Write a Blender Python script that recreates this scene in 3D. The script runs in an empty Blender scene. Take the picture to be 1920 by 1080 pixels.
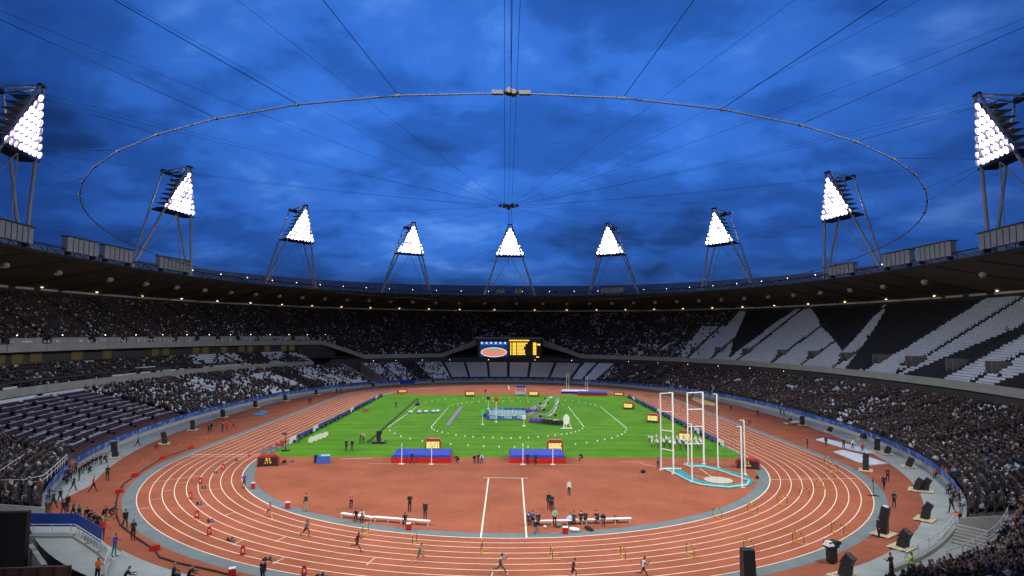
import bpy, bmesh, math, random
import numpy as np
from mathutils import Vector, Matrix
R=math.radians; PI=math.pi
rng=random.Random(7); nr=np.random.RandomState(7)
S=bpy.context.scene; COL=S.collection
# ------------------------------------------------------------------ camera
CAM=np.array([-0.658,-134.287,18.498]); YAW,PITCH,ROLL,FPX=0.0137,0.075,0.006,1122.64
def basis():
    cy,sy,cp,sp=math.cos(YAW),math.sin(YAW),math.cos(PITCH),math.sin(PITCH)
    f=np.array([sy*cp,cy*cp,sp]); r=np.array([cy,-sy,0.]); u=np.cross(r,f); c,s=math.cos(ROLL),math.sin(ROLL)
    return c*r+s*u, c*u-s*r, f
CR,CU,CF=basis()
cam=bpy.data.cameras.new('camera'); co=bpy.data.objects.new('camera',cam); COL.objects.link(co)
cam.sensor_width=36; cam.lens=36*FPX/1920; cam.clip_start=0.5; cam.clip_end=9000
co.matrix_world=Matrix(((CR[0],CU[0],-CF[0],CAM[0]),(CR[1],CU[1],-CF[1],CAM[1]),(CR[2],CU[2],-CF[2],CAM[2]),(0,0,0,1)))
S.camera=co
def G(px,py,h=0.0):            # the place on a level of height h that a point of the photograph shows
    d=(px-960)/FPX*CR-(py-540)/FPX*CU+CF; t=(h-CAM[2])/d[2]; p=CAM+t*d
    return Vector((p[0],p[1],h))
def PX(p):
    d=np.array(p,float)-CAM; z=d@CF; return 960+FPX*(d@CR)/z, 540-FPX*(d@CU)/z
# ------------------------------------------------------------------ sky, sun, exposure
W=bpy.data.worlds.new('World'); S.world=W; W.use_nodes=True
def nd(t,typ,loc=None,**k):
    n=t.nodes.new(typ)
    for a,b in k.items():
        if a in ('ins',):
            for i,v in b.items(): n.inputs[i].default_value=v
        else: setattr(n,a,b)
    return n
def ramp(t,fac,stops,interp='EASE'):
    n=t.nodes.new('ShaderNodeValToRGB'); e=n.color_ramp; e.interpolation=interp
    while len(e.elements)<len(stops): e.elements.new(0.5)
    for el,(p,c) in zip(e.elements,stops): el.position=p; el.color=(*c,1) if len(c)==3 else c
    t.links.new(fac,n.inputs[0]); return n.outputs[0]
def build_world():
    t=W.node_tree; t.nodes.clear(); L=t.links.new
    out=nd(t,'ShaderNodeOutputWorld'); bg=nd(t,'ShaderNodeBackground'); L(bg.outputs[0],out.inputs[0])
    sky=nd(t,'ShaderNodeTexSky',sky_type='NISHITA',sun_disc=False,sun_elevation=R(-3.0),sun_rotation=R(20),ozone_density=4.0)
    tc=nd(t,'ShaderNodeTexCoord'); sep=nd(t,'ShaderNodeSeparateXYZ'); L(tc.outputs['Generated'],sep.inputs[0])
    z=nd(t,'ShaderNodeMath',operation='MAXIMUM',ins={1:0.0}); L(sep.outputs[2],z.inputs[0])
    zz=nd(t,'ShaderNodeMath',operation='ADD',ins={1:0.27}); L(z.outputs[0],zz.inputs[0])
    comb=nd(t,'ShaderNodeCombineXYZ')
    for i in (0,1):
        dv=nd(t,'ShaderNodeMath',operation='DIVIDE'); L(sep.outputs[i],dv.inputs[0]); L(zz.outputs[0],dv.inputs[1]); L(dv.outputs[0],comb.inputs[i])
    def noise(sc,det,rough,dist,off):
        m=nd(t,'ShaderNodeMapping'); m.inputs['Location'].default_value=off; m.inputs['Scale'].default_value=(sc*1.25,sc*1.45,1); m.inputs['Rotation'].default_value=(0,0,R(24))
        L(comb.outputs[0],m.inputs[0]); n=nd(t,'ShaderNodeTexNoise'); n.inputs['Scale'].default_value=1; n.inputs['Detail'].default_value=det
        n.inputs['Roughness'].default_value=rough; n.inputs['Distortion'].default_value=dist; L(m.outputs[0],n.inputs['Vector']); return n.outputs['Fac']
    a=noise(0.95,6,0.5,0.2,(3.1,0.4,0)); b=noise(2.9,8,0.58,0.25,(7.7,2.3,0))
    mx=nd(t,'ShaderNodeMix',data_type='FLOAT',ins={0:0.42}); L(a,mx.inputs[2]); L(b,mx.inputs[3])
    cl=ramp(t,mx.outputs[0],[(0.34,(0.012,0.055,0.23)),(0.45,(0.022,0.115,0.49)),(0.54,(0.040,0.185,0.73)),(0.66,(0.120,0.34,0.98))])
    # thicker, darker cloud towards the horizon, and sky colour darkened away from the middle of the view, imitating lens vignetting
    el=ramp(t,sep.outputs[2],[(0.0,(0.34,0.31,0.30)),(0.07,(0.48,0.46,0.45)),(0.14,(0.86,0.85,0.85)),(0.34,(1,1,1)),(0.75,(0.62,0.62,0.62))])
    dt=nd(t,'ShaderNodeVectorMath',operation='DOT_PRODUCT'); L(tc.outputs['Generated'],dt.inputs[0]); dt.inputs[1].default_value=Vector((0.0,0.93,0.36)).normalized()
    az=ramp(t,dt.outputs['Value'],[(0.0,(0.24,0.24,0.25)),(0.60,(0.30,0.30,0.32)),(0.78,(0.50,0.50,0.54)),(0.97,(1.0,1.0,1.0))],'LINEAR')
    m1=nd(t,'ShaderNodeMix',data_type='RGBA',blend_type='MULTIPLY',ins={0:1.0}); L(cl,m1.inputs[6]); L(el,m1.inputs[7])
    m2=nd(t,'ShaderNodeMix',data_type='RGBA',blend_type='MULTIPLY',ins={0:1.0}); L(m1.outputs[2],m2.inputs[6]); L(az,m2.inputs[7])
    sc=nd(t,'ShaderNodeMix',data_type='RGBA',blend_type='ADD',ins={0:0.10}); L(m2.outputs[2],sc.inputs[6]); L(sky.outputs[0],sc.inputs[7])
    L(sc.outputs[2],bg.inputs[0]); bg.inputs[1].default_value=1.0
build_world()
sl=bpy.data.lights.new('sun','SUN'); sl.energy=0.02; sl.angle=R(20); sl.color=(0.75,0.85,1.0)
so=bpy.data.objects.new('sun',sl); COL.objects.link(so); so.rotation_euler=(R(60),0,R(160))
V=S.view_settings; V.view_transform='Standard'; V.look='None'; V.exposure=0; V.gamma=1; V.use_curve_mapping=False
S.cycles.use_denoising=True; S.cycles.max_bounces=5; S.cycles.diffuse_bounces=3; S.cycles.sample_clamp_indirect=4
FLOOD_W=84000.0
# ------------------------------------------------------------------ materials
MATS={}
def mat(name,col=(0.5,0.5,0.5),rough=0.6,metal=0.0,var=0.0,scale=3.0,emit=None,es=0.0,attr=None,bump=0.0,col2=None,spec=0.5,detail=5):
    if name in MATS: return MATS[name]
    m=bpy.data.materials.new(name); m.use_nodes=True; t=m.node_tree; b=t.nodes['Principled BSDF']; L=t.links.new
    b.inputs['Base Color'].default_value=(*col,1); b.inputs['Roughness'].default_value=rough; b.inputs['Metallic'].default_value=metal
    b.inputs['Specular IOR Level'].default_value=spec
    tc=None
    if var>0 or bump>0 or col2:
        tc=nd(t,'ShaderNodeTexCoord'); n=nd(t,'ShaderNodeTexNoise'); n.inputs['Scale'].default_value=scale; n.inputs['Detail'].default_value=detail; L(tc.outputs['Object'],n.inputs['Vector'])
        n2=nd(t,'ShaderNodeTexNoise'); n2.inputs['Scale'].default_value=scale*9; n2.inputs['Detail'].default_value=3; L(tc.outputs['Object'],n2.inputs['Vector'])
        mx=nd(t,'ShaderNodeMix',data_type='FLOAT',ins={0:0.35}); L(n.outputs['Fac'],mx.inputs[2]); L(n2.outputs['Fac'],mx.inputs[3])
        c2=col2 or tuple(min(1,c*(1+var)) for c in col); c1=tuple(c*(1-var) for c in col) if not col2 else col
        L(ramp(t,mx.outputs[0],[(0.30,c1),(0.70,c2)],'LINEAR'),b.inputs['Base Color'])
        if bump>0:
            bp=nd(t,'ShaderNodeBump',ins={0:bump}); L(n2.outputs['Fac'],bp.inputs['Height']); L(bp.outputs[0],b.inputs['Normal'])
    if attr:
        a=nd(t,'ShaderNodeAttribute',attribute_name=attr); L(a.outputs['Color'],b.inputs['Base Color'])
    if emit:
        b.inputs['Emission Color'].default_value=(*emit,1); b.inputs['Emission Strength'].default_value=es
    MATS[name]=m; return m
# ------------------------------------------------------------------ mesh builder
class MB:
    def __init__(s): s.v=[]; s.f=[]; s.m=[]
    def add(s,vs,fs,mi=0):
        o=len(s.v); s.v+= [tuple(v) for v in vs]; s.f+=[tuple(i+o for i in f) for f in fs]; s.m+=[mi]*len(fs); return s
    def box(s,c,d,rz=0,mi=0,taper=1.0,rx=0):
        x,y,z=[k/2 for k in d]; t=taper
        P=[(-x,-y,-z),(x,-y,-z),(x,y,-z),(-x,y,-z),(-x*t,-y*t,z),(x*t,-y*t,z),(x*t,y*t,z),(-x*t,y*t,z)]
        M=Matrix.Rotation(rz,3,'Z')@Matrix.Rotation(rx,3,'X'); c=Vector(c)
        return s.add([M@Vector(p)+c for p in P],[(0,3,2,1),(4,5,6,7),(0,1,5,4),(1,2,6,5),(2,3,7,6),(3,0,4,7)],mi)
    def tube(s,p,q,r,n=6,r2=None,mi=0,cap=True):
        p,q=Vector(p),Vector(q); d=(q-p); 
        if d.length<1e-6: return s
        d.normalize(); a=d.orthogonal().normalized(); b=d.cross(a); r2=r if r2 is None else r2
        vs=[p+(a*math.cos(2*PI*i/n)+b*math.sin(2*PI*i/n))*r for i in range(n)]+[q+(a*math.cos(2*PI*i/n)+b*math.sin(2*PI*i/n))*r2 for i in range(n)]
        fs=[(i,(i+1)%n,n+(i+1)%n,n+i) for i in range(n)]
        if cap: fs+=[tuple(range(n-1,-1,-1)),tuple(range(n,2*n))]
        return s.add(vs,fs,mi)
    def path(s,pts,r,n=6,mi=0):
        for a,b in zip(pts,pts[1:]): s.tube(a,b,r,n,mi=mi)
        return s
    def prism(s,poly,z0,z1,mi=0):
        n=len(poly); vs=[(x,y,z0) for x,y in poly]+[(x,y,z1) for x,y in poly]
        return s.add(vs,[tuple(range(n-1,-1,-1)),tuple(range(n,2*n))]+[(i,(i+1)%n,n+(i+1)%n,n+i) for i in range(n)],mi)
    def ball(s,c,r,mi=0,n=8,k=5,sq=(1,1,1)):
        vs=[];fs=[]
        for j in range(k+1):
            a=PI*j/k
            for i in range(n): b=2*PI*i/n; vs.append((c[0]+r*sq[0]*math.sin(a)*math.cos(b),c[1]+r*sq[1]*math.sin(a)*math.sin(b),c[2]+r*sq[2]*math.cos(a)))
        for j in range(k):
            for i in range(n): fs.append((j*n+i,(j+1)*n+i,(j+1)*n+(i+1)%n,j*n+(i+1)%n))
        return s.add(vs,fs,mi)
    def mesh(s,name,mats):
        me=bpy.data.meshes.new(name); me.from_pydata(s.v,[],s.f)
        for m in (mats if isinstance(mats,(list,tuple)) else [mats]): me.materials.append(m)
        me.polygons.foreach_set('material_index',s.m); me.update(); return me
    def build(s,name,mats,parent=None,loc=None,rz=0):
        return link(name,s.mesh(name,mats),parent,loc,rz)
def link(name,me,parent=None,loc=None,rz=0):
    o=bpy.data.objects.new(name,me); COL.objects.link(o)
    if parent: o.parent=parent
    if loc is not None: o.location=loc
    if rz: o.rotation_euler=(0,0,rz)
    return o
def tag(o,label=None,cat=None,group=None,kind=None):
    for k,v in (('label',label),('category',cat),('group',group),('kind',kind)):
        if v: o[k]=v
    return o
def thing(name,label,cat,loc=(0,0,0),rz=0,group=None):
    return tag(link(name,None,None,loc,rz),label,cat,group)
def dup(root,loc,rz=0,label=None,group=None):
    r=root.copy(); COL.objects.link(r); r.location=loc; r.rotation_euler=(0,0,rz)
    if label: r['label']=label
    if group: r['group']=group
    for c in root.children:
        d=c.copy(); COL.objects.link(d); d.parent=r
        for e in c.children: g=e.copy(); COL.objects.link(g); g.parent=d
    return r
def sheet(name,poly,z,m,holes=None):
    bm=bmesh.new(); vs=[bm.verts.new((x,y,z)) for x,y in poly]; f=bm.faces.new(vs)
    if f.normal.z<0 or f.calc_center_median() is None: pass
    bm.normal_update(); 
    if bm.faces[:][0].normal.z<0: bmesh.ops.reverse_faces(bm,faces=bm.faces[:])
    bmesh.ops.triangulate(bm,faces=bm.faces[:])
    me=bpy.data.meshes.new(name); bm.to_mesh(me); bm.free(); me.materials.append(m)
    return tag(link(name,me),kind='structure')
def band(name,inner,outer,z,m,kind='structure'):
    n=len(inner); mb=MB(); mb.add([(x,y,z) for x,y in inner]+[(x,y,z) for x,y in outer],[(i,n+i,n+(i+1)%n,(i+1)%n) for i in range(n)])
    o=mb.build(name,m); 
    if kind: o['kind']=kind
    return o
# ------------------------------------------------------------------ shapes of the place
HL=42.195; NS=2.3
def stad(Rr,n=96):
    pts=[]
    for i in range(n+1): a=PI*i/n; pts.append((Rr*math.cos(a),HL+Rr*math.sin(a)))
    for i in range(n+1): a=PI+PI*i/n; pts.append((Rr*math.cos(a),-HL+Rr*math.sin(a)))
    return pts
def se(th,a,b,n=NS):
    c,s=np.cos(th),np.sin(th); return a*np.sign(c)*np.abs(c)**(2/n), b*np.sign(s)*np.abs(s)**(2/n)
def sepoly(a,b,k=240,n=NS):
    # evenly spaced along the curve
    th=np.linspace(0,2*PI,8001); x,y=se(th,a,b,n); d=np.concatenate([[0],np.cumsum(np.hypot(np.diff(x),np.diff(y)))])
    t=np.interp(np.linspace(0,d[-1],k+1)[:-1],d,th); x,y=se(t,a,b,n); return list(zip(x.tolist(),y.tolist()))
M_track=mat('track_red',(0.318,0.102,0.056),0.9,var=0.24,scale=0.22,bump=0.08,spec=0.08,detail=9)
M_apron=mat('apron_red',(0.280,0.092,0.053),0.9,var=0.24,scale=0.25,bump=0.08,spec=0.08,detail=9)
M_band=mat('grey_rubber',(0.15,0.19,0.20),0.85,var=0.16,scale=0.6,spec=0.15)
M_walk=mat('grey_walkway',(0.30,0.345,0.34),0.9,var=0.18,scale=0.4,bump=0.05,spec=0.15)
M_line=mat('line_white',(0.80,0.72,0.60),0.7,var=0.1,scale=2)
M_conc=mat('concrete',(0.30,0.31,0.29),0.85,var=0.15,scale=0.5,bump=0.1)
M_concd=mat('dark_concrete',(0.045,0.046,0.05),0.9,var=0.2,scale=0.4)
M_steel=mat('white_steel',(0.62,0.64,0.66),0.45,metal=0.0,var=0.05,scale=1)
M_dark=mat('black_metal',(0.018,0.018,0.02),0.5,var=0.2,scale=3)
M_white=mat('white_paint',(0.80,0.80,0.78),0.4,var=0.04,scale=3)
M_cable=mat('cable_steel',(0.010,0.011,0.016),0.95,spec=0.0)
M_ring=mat('ring_steel',(0.085,0.09,0.095),0.9,metal=0.0,spec=0.05,var=0.1,scale=1)
M_red=mat('red_plastic',(0.46,0.022,0.014),0.6,var=0.15,scale=4,spec=0.2)
M_blue=mat('blue_vinyl',(0.018,0.055,0.40),0.7,var=0.15,scale=2,spec=0.15)
M_navy=mat('navy_board',(0.012,0.045,0.20),0.45,var=0.2,scale=0.8)
M_yellow=mat('hurdle_yellow',(0.62,0.36,0.04),0.5,var=0.08,scale=4)
M_wood=mat('pallet_wood',(0.60,0.52,0.33),0.8,var=0.18,scale=5)
M_glass=mat('dark_glass',(0.02,0.022,0.025),0.15)
# ------------------------------------------------------------------ ground, track, field
band('ground',sepoly(66.3,94.9,128),[(3500*math.cos(2*PI*i/128),3500*math.sin(2*PI*i/128)) for i in range(128)],-2.3,mat('far_ground',(0.07,0.08,0.06),0.95,var=0.3,scale=0.02))
sheet('perimeter_walkway',sepoly(66.6,95.2),0.000,M_walk)
sheet('red_apron',sepoly(61.3,91.9),0.004,M_apron)
sheet('red_path',[(p.x,p.y) for p in (G(206,888),G(192,894),G(165,913),G(110,940),G(60,950),G(20,955),G(20,975),G(60,968),G(138,967),G(160,978),G(184,1004),G(198,1020),G(228,1035),G(236,1010),G(225,940))],0.0055,M_apron)
sheet('outer_kerb_band',stad(47.48+1.35),0.008,M_band)
sheet('running_track',stad(47.55),0.012,M_track)
sheet('inner_kerb_band',stad(36.42),0.016,M_band)
sheet('infield_runup',stad(35.1),0.020,M_track)
yn=G(957,858).y; yf=G(957,740.5).y
def grass_poly():
    P=[p for p in stad(35.9,200) if yn<p[1]<yf]
    Rs=sorted([p for p in P if p[0]>0],key=lambda p:p[1]); Ls=sorted([p for p in P if p[0]<0],key=lambda p:-p[1])
    xa=math.sqrt(max(0,35.9**2-max(0,-yn-HL)**2)); xb=math.sqrt(max(0,35.9**2-max(0,yf-HL)**2))
    return [(-xa,yn),(xa,yn)]+Rs+[(xb,yf),(-xb,yf)]+Ls
def grass_mat():
    m=mat('infield_turf',(0.05,0.2,0.01),0.95,spec=0.05); t=m.node_tree; b=t.nodes['Principled BSDF']; L=t.links.new
    tc=nd(t,'ShaderNodeTexCoord'); n=nd(t,'ShaderNodeTexNoise'); n.inputs['Scale'].default_value=0.12; n.inputs['Detail'].default_value=8; n.inputs['Roughness'].default_value=0.65; L(tc.outputs['Object'],n.inputs['Vector'])
    w=nd(t,'ShaderNodeTexWave',wave_type='BANDS',bands_direction='Y',wave_profile='SIN'); w.inputs['Scale'].default_value=0.075; w.inputs['Distortion'].default_value=0.6; L(tc.outputs['Object'],w.inputs['Vector'])
    n2=nd(t,'ShaderNodeTexNoise'); n2.inputs['Scale'].default_value=2.5; n2.inputs['Detail'].default_value=4; L(tc.outputs['Object'],n2.inputs['Vector'])
    m1=nd(t,'ShaderNodeMix',data_type='FLOAT',ins={0:0.11}); L(n.outputs['Fac'],m1.inputs[2]); L(w.outputs['Fac'],m1.inputs[3])
    m2=nd(t,'ShaderNodeMix',data_type='FLOAT',ins={0:0.35}); L(m1.outputs[0],m2.inputs[2]); L(n2.outputs['Fac'],m2.inputs[3])
    L(ramp(t,m2.outputs[0],[(0.34,(0.052,0.160,0.012)),(0.5,(0.078,0.228,0.016)),(0.66,(0.120,0.285,0.026))],'LINEAR'),b.inputs['Base Color'])
    bp=nd(t,'ShaderNodeBump',ins={0:0.3}); L(n2.outputs['Fac'],bp.inputs['Height']); L(bp.outputs[0],b.inputs['Normal']); return m
sheet('infield_grass',grass_poly(),0.024,grass_mat())
for k in range(10):
    r0=36.5+1.22*k; w=0.044 if k else 0.065
    band('lane_line',stad(r0-w),stad(r0+w),0.020 if k else 0.022,M_line)
def stripe(p,q,w,z=0.026,name='painted_line'):
    p,q=Vector(p),Vector(q); d=(q-p).normalized(); n=Vector((-d.y,d.x,0))*w/2
    o=MB().add([(p-n)[:2]+(z,),(p+n)[:2]+(z,),(q+n)[:2]+(z,),(q-n)[:2]+(z,)],[(0,3,2,1)]).build(name,M_line); o['kind']='structure'; return o
def gl(a,b,w=0.12,**k): return stripe(G(*a),G(*b),w,**k)
# javelin runway and its cross line
gl((916,897),(901.5,1008.5),0.16); gl((979,897),(987.3,1008.5),0.16); gl((906,896),(990,897),0.13,z=0.030)
# crossing lines on the track
def radial(y_or_ang,bend,r0=36.6,r1=47.4,w=0.07):
    if bend=='L': p=(-r0,y_or_ang); q=(-r1,y_or_ang)
    else:
        a=y_or_ang; p=(r0*math.cos(a),-HL+r0*math.sin(a)); q=(r1*math.cos(a),-HL+r1*math.sin(a))
    stripe((*p,0),(*q,0),w)
radial(-HL,'L',w=0.16); radial(-HL-1.2,'L',w=0.07)
gl((1443,899.5),(1610,897.5),0.08)
for p,q in (((283,905),(375,892)),((330,906.5),(350,904.5)),((279,938),(301,935)),((257.5,955),(282,952)),((303,921.5),(323,920)),((375,920),(415,917)),((369,951),(390,948)),((397,891),(413,890)),((388,986),(403,980)),((437,1022),(456,1012)),((511,1058),(533,1046)),((515,1016.5),(535,1007)),((420,966.5),(440,961)),((687,1060),(702,1047)),((921,1083),(924,1073))): gl(p,q,0.07)
gl((640,860.5),(700,859),0.12); gl((690,869.5),(840,871),0.07); gl((948,870),(1085,872),0.07); gl((1200,868.5),(1232,876),0.07); gl((1160,866),(1205,866),0.07)
# far running lines behind the grass
for k,pp in enumerate((((763,730.5),(880,725.6)),((955,731),(953,722)),((985,733),(985,723.5)))): gl(*pp,0.25)
# ------------------------------------------------------------------ the stands
def lower(th,s): x,y=se(th,66+20*s,94.5+15.5*s); return x,y,1.2+5.1*s
def upper(th,s): x,y=se(th,86+32*s,112+33*s); return x,y,9.5+19*s
def mid(th,s): x,y=se(th,88.6+9*s,109+9*s); return x,y,7.6+3.6*s
NRL,NRU,NRM=24,38,7
def sfront(deg):      # where the upper tier's front edge is cut back (hospitality level on the left, scoreboard in the middle)
    K=[(-180,0.30),(-165,0.0),(60,0.0),(72.2,0.0),(82.6,0.285),(95.2,0.285),(104.2,0.0),(125.2,0.0),(133.5,0.275),(150,0.285),(187,0.30),(200,0.30),(215,0.0),(360,0.0)]
    d=deg%360
    return float(np.interp(d,[k[0] for k in K if k[0]>=0],[k[1] for k in K if k[0]>=0]))
def radial_shift(fn,thf,s):  # the angle reached at depth s when walking straight back (square to the front) from angle thf
    e=1e-3; x0,y0,_=fn(thf,0.0); xa,ya,_=fn(thf+e,0.0); tx,ty=xa-x0,ya-y0; l=np.hypot(tx,ty); nx,ny=ty/l,-tx/l
    if nx*x0+ny*y0<0: nx,ny=-nx,-ny
    th=np.linspace(thf-0.35,thf+0.35,1401); x,y,_=fn(th,s)
    dx,dy=x-x0,y-y0; c=np.abs(dx*ny-dy*nx); return float(th[c.argmin()])
def terrace(name,fn,rows,t0,t1,parent,m,s0=None,step=1.5,smax=1.0,gap=None):
    ths=np.radians(np.arange(t0,t1+0.01,step)); mb=MB()
    for k in range(rows):
        sa,sb=k/rows*smax,(k+1)/rows*smax; prev=None
        for th in ths:
            f0=s0(math.degrees(th)) if s0 else -1
            if sa<f0-1e-6 or (gap and gap(math.degrees(th),sa)): prev=None; continue
            xa,ya,_=fn(th,sa); xb,yb,_=fn(th,sb); z=fn(th,sa)[2]; zn=fn(th,sb)[2]
            cur=[(xa,ya,z),(xb,yb,z),(xb,yb,zn)]
            if prev: mb.add(prev+cur,[(0,1,4,3),(1,2,5,4)])
            prev=cur
    return mb.build(name,m,parent)
lower_stand=thing('lower_stand','lower seating tier with white seats and crowd all round the running track','stand')
upper_stand=thing('upper_stand','upper seating tier with grey fascia, white and black seats under the roof','stand')
terrace('terrace',lower,NRL,-75,255,lower_stand,M_concd,gap=lambda d,s:(229.4<d<252 and s<0.62) or (d<-52.4 and s<(0.17 if d>-60 else 0.28)) or 125.4<d<130.4); terrace('terrace',upper,NRU,-62,242,upper_stand,M_concd,s0=sfront,step=1.0,smax=0.93)
mid_stand=thing('hospitality_stand','short grey middle tier below the lit boxes on the left','stand')
terrace('terrace',mid,NRM,136,208,mid_stand,M_concd)
# front wall of the bowl with the printed banner
mb=MB()
def wallstrip(mb,fn_in,fn_out,t0,t1,step,z0f,z1f,mi=0):
    ths=np.radians(np.arange(t0,t1+1e-6,step)); prev=None
    for th in ths:
        xi,yi=fn_in(th); xo,yo=fn_out(th); d=math.degrees(th); z0,z1=z0f(d),z1f(d)
        cur=[(xi,yi,z0),(xo,yo,z0),(xo,yo,z1),(xi,yi,z1)]
        if prev: mb.add(prev+cur,[(0,4,7,3),(3,7,6,2),(1,2,6,5),(0,1,5,4)],mi)
        prev=cur
    return mb
fw=wallstrip(MB(),lambda t:se(t,65.5,94.0),lambda t:se(t,65.8,94.3),-52,229,1.5,lambda d:0,lambda d:1.0).build('front_wall',M_conc,lower_stand)
def banner_mat():
    m=mat('banner_blue',(0.02,0.07,0.30),0.5); t=m.node_tree; b=t.nodes['Principled BSDF']; L=t.links.new
    tc=nd(t,'ShaderNodeTexCoord'); n=nd(t,'ShaderNodeTexNoise'); n.inputs['Scale'].default_value=0.9; n.inputs['Detail'].default_value=4; L(tc.outputs['Object'],n.inputs['Vector'])
    L(ramp(t,n.outputs['Fac'],[(0.40,(0.012,0.04,0.20)),(0.55,(0.03,0.10,0.42)),(0.62,(0.25,0.33,0.50)),(0.66,(0.02,0.07,0.3))],'LINEAR'),b.inputs['Base Color']); return m
M_banner=banner_mat()
for i in range(110):      # banner panels along the wall
    t0=-72+i*2.95; t1=t0+2.9
    if t0<-45 or t0>226: continue
    wallstrip(MB(),lambda t:se(t,65.40,93.9),lambda t:se(t,65.48,93.98),t0,t1,1.45,lambda d:0.72,lambda d:1.55).build('banner_panel',M_banner,lower_stand)
# fascia of the upper tier, one concrete panel after another
FH=1.55
def fascia(t0,t1,parent):
    mb=MB(); ths=np.radians(np.linspace(t0,t1,3)); prev=None
    for th in ths:
        d=math.degrees(th); s=sfront(d); x,y,z=upper(th,s); sc=1-0.35/math.hypot(x,y); zt=z+0.55; zb=zt-FH-0.9*min(1,s/0.28)*(1 if d%360<120 else 0.0)
        cur=[(x*sc,y*sc,zb),(x,y,zb),(x,y,zt),(x*sc,y*sc,zt)]
        if prev: mb.add(prev+cur,[(0,4,7,3),(3,7,6,2),(1,2,6,5),(0,1,5,4)])
        prev=cur
    mb.build('fascia_panel',M_conc,parent)
edges=[-60+2.2*i for i in range(60)]+[72.2]; edges=[e for e in edges if e<71.5]+[72.2,75.7,79.2,82.6]
for a,b in zip(edges,edges[1:]): fascia(a+0.03,b-0.03,upper_stand)
e2=[95.2,98.2,101.2,104.2]+[104.2+2.1*i for i in range(1,11)]+[127.3,129.4,131.5,133.5]+[133.5+2.05*i for i in range(1,33)]
for a,b in zip(e2,e2[1:]): fascia(a+0.03,b-0.03,upper_stand)
for i in range(33): # middle-tier fascia
    t0=137+2.1*i
    wallstrip(MB(),lambda t:se(t,88.0,108.4),lambda t:se(t,88.4,108.8),t0+0.03,t0+2.07,1.02,lambda d:6.7,lambda d:8.2).build('fascia_panel',M_conc,mid_stand)
# back walls, dark concourse behind the lower tier
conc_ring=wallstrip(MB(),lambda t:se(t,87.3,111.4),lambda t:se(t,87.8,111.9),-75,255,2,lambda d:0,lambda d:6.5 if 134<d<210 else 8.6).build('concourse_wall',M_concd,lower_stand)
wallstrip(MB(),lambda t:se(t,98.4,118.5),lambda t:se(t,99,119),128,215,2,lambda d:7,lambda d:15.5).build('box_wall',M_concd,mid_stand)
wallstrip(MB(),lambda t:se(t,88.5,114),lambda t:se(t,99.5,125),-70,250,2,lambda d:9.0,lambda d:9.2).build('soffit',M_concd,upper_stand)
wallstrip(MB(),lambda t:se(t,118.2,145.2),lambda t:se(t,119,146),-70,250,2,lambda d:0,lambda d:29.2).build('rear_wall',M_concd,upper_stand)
# grey platforms with parapets above the left fascia
M_lit=mat('lit_window',(0.05,0.04,0.02),0.4,emit=(1.0,0.72,0.25),es=0.03,var=0.3,scale=1.5)
for i,dg in enumerate(np.arange(138,206,1.9)):
    if rng.random()<0.42:
        wallstrip(MB(),lambda t:se(t,98.25,118.35),lambda t:se(t,98.32,118.42),dg,dg+1.2,0.6,lambda d:11.6,lambda d:13.6).build('lit_box_window',M_lit,mid_stand)
for dg in np.arange(136,204,4.2):
    wallstrip(MB(),lambda t:se(t,86+32*.335,112+33*.335),lambda t:se(t,86+32*.345,112+33*.345),dg+0.2,dg+3.5,1.1,lambda d:15.2,lambda d:16.9).build('platform_parapet',M_conc,upper_stand)
# ------------------------------------------------------------------ roof
roof=thing('roof','dark fabric roof ring over the upper tier, with lamps under it','roof')
M_memb=mat('roof_membrane',(0.19,0.158,0.135),0.8,var=0.18,scale=0.12)
def strip3(rings,closed=True,t0=0,t1=360,step=2.5):
    ths=np.radians(np.arange(t0,t1+1e-6,step)); mb=MB(); prev=None
    for th in ths:
        cur=[(*se(th,a,b),z) for a,b,z in rings]
        if prev:
            n=len(cur); mb.add(prev+cur,[(i,(i+1)%n,n+(i+1)%n,n+i) for i in range(n if closed else n-1)])
        prev=cur
    return mb
strip3([(119,145.5,29.0),(91.5,113.2,33.6),(91.5,113.2,34.0),(119,145.5,29.6)]).build('membrane',M_memb,roof)
strip3([(118.6,145.1,28.5),(118.2,144.7,28.5),(118.2,144.7,29.0),(118.6,145.1,29.0)]).build('back_gutter',M_steel,roof)
M_truss=mat('roof_truss',(0.035,0.037,0.04),0.6,var=0.2,scale=1)
mb=MB()
pp=sepoly(91.2,112.9,168)
for i in range(168):
    a,b=pp[i],pp[(i+1)%168]
    for z,r in ((33.7,0.22),(35.3,0.16)): mb.tube((*a,z),(*b,z),r,5,cap=False)
    mb.tube((*a,33.7),(*(b if i%2 else a),35.3),0.08,4,cap=False); mb.tube((*a,33.7),(*b,35.3),0.07,4,cap=False)
mb.build('inner_edge_truss',M_truss,roof)
for i in range(72):
    th=2*PI*(i+0.5)/72; p=se(th,118.6,145.1); q=se(th,92.2,113.8)
    MB().tube((*p,28.7),(*q,33.2),0.11,5).build('rib',M_truss,roof)
M_outer=mat('outer_fabric',(0.42,0.50,0.60),0.6,var=0.12,scale=0.2)
rim=thing('outer_roof_rim','pale outer rim band of the stadium roof rising behind the roof edge','roof rim')
strip3([(127.6,156.6,36),(128,157,36),(128,157,41.4),(127.6,156.6,41.4)]).build('rim_band',M_outer,rim)
mb=MB(); pp=sepoly(125.5,154.5,112)
for i in range(112):
    a,b=pp[i],pp[(i+1)%112]; mb.tube((*a,34),(*b,40.5),0.18,5); mb.tube((*a,40.5),(*b,34),0.18,5)
mb.build('rim_truss',M_steel,rim)
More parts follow.
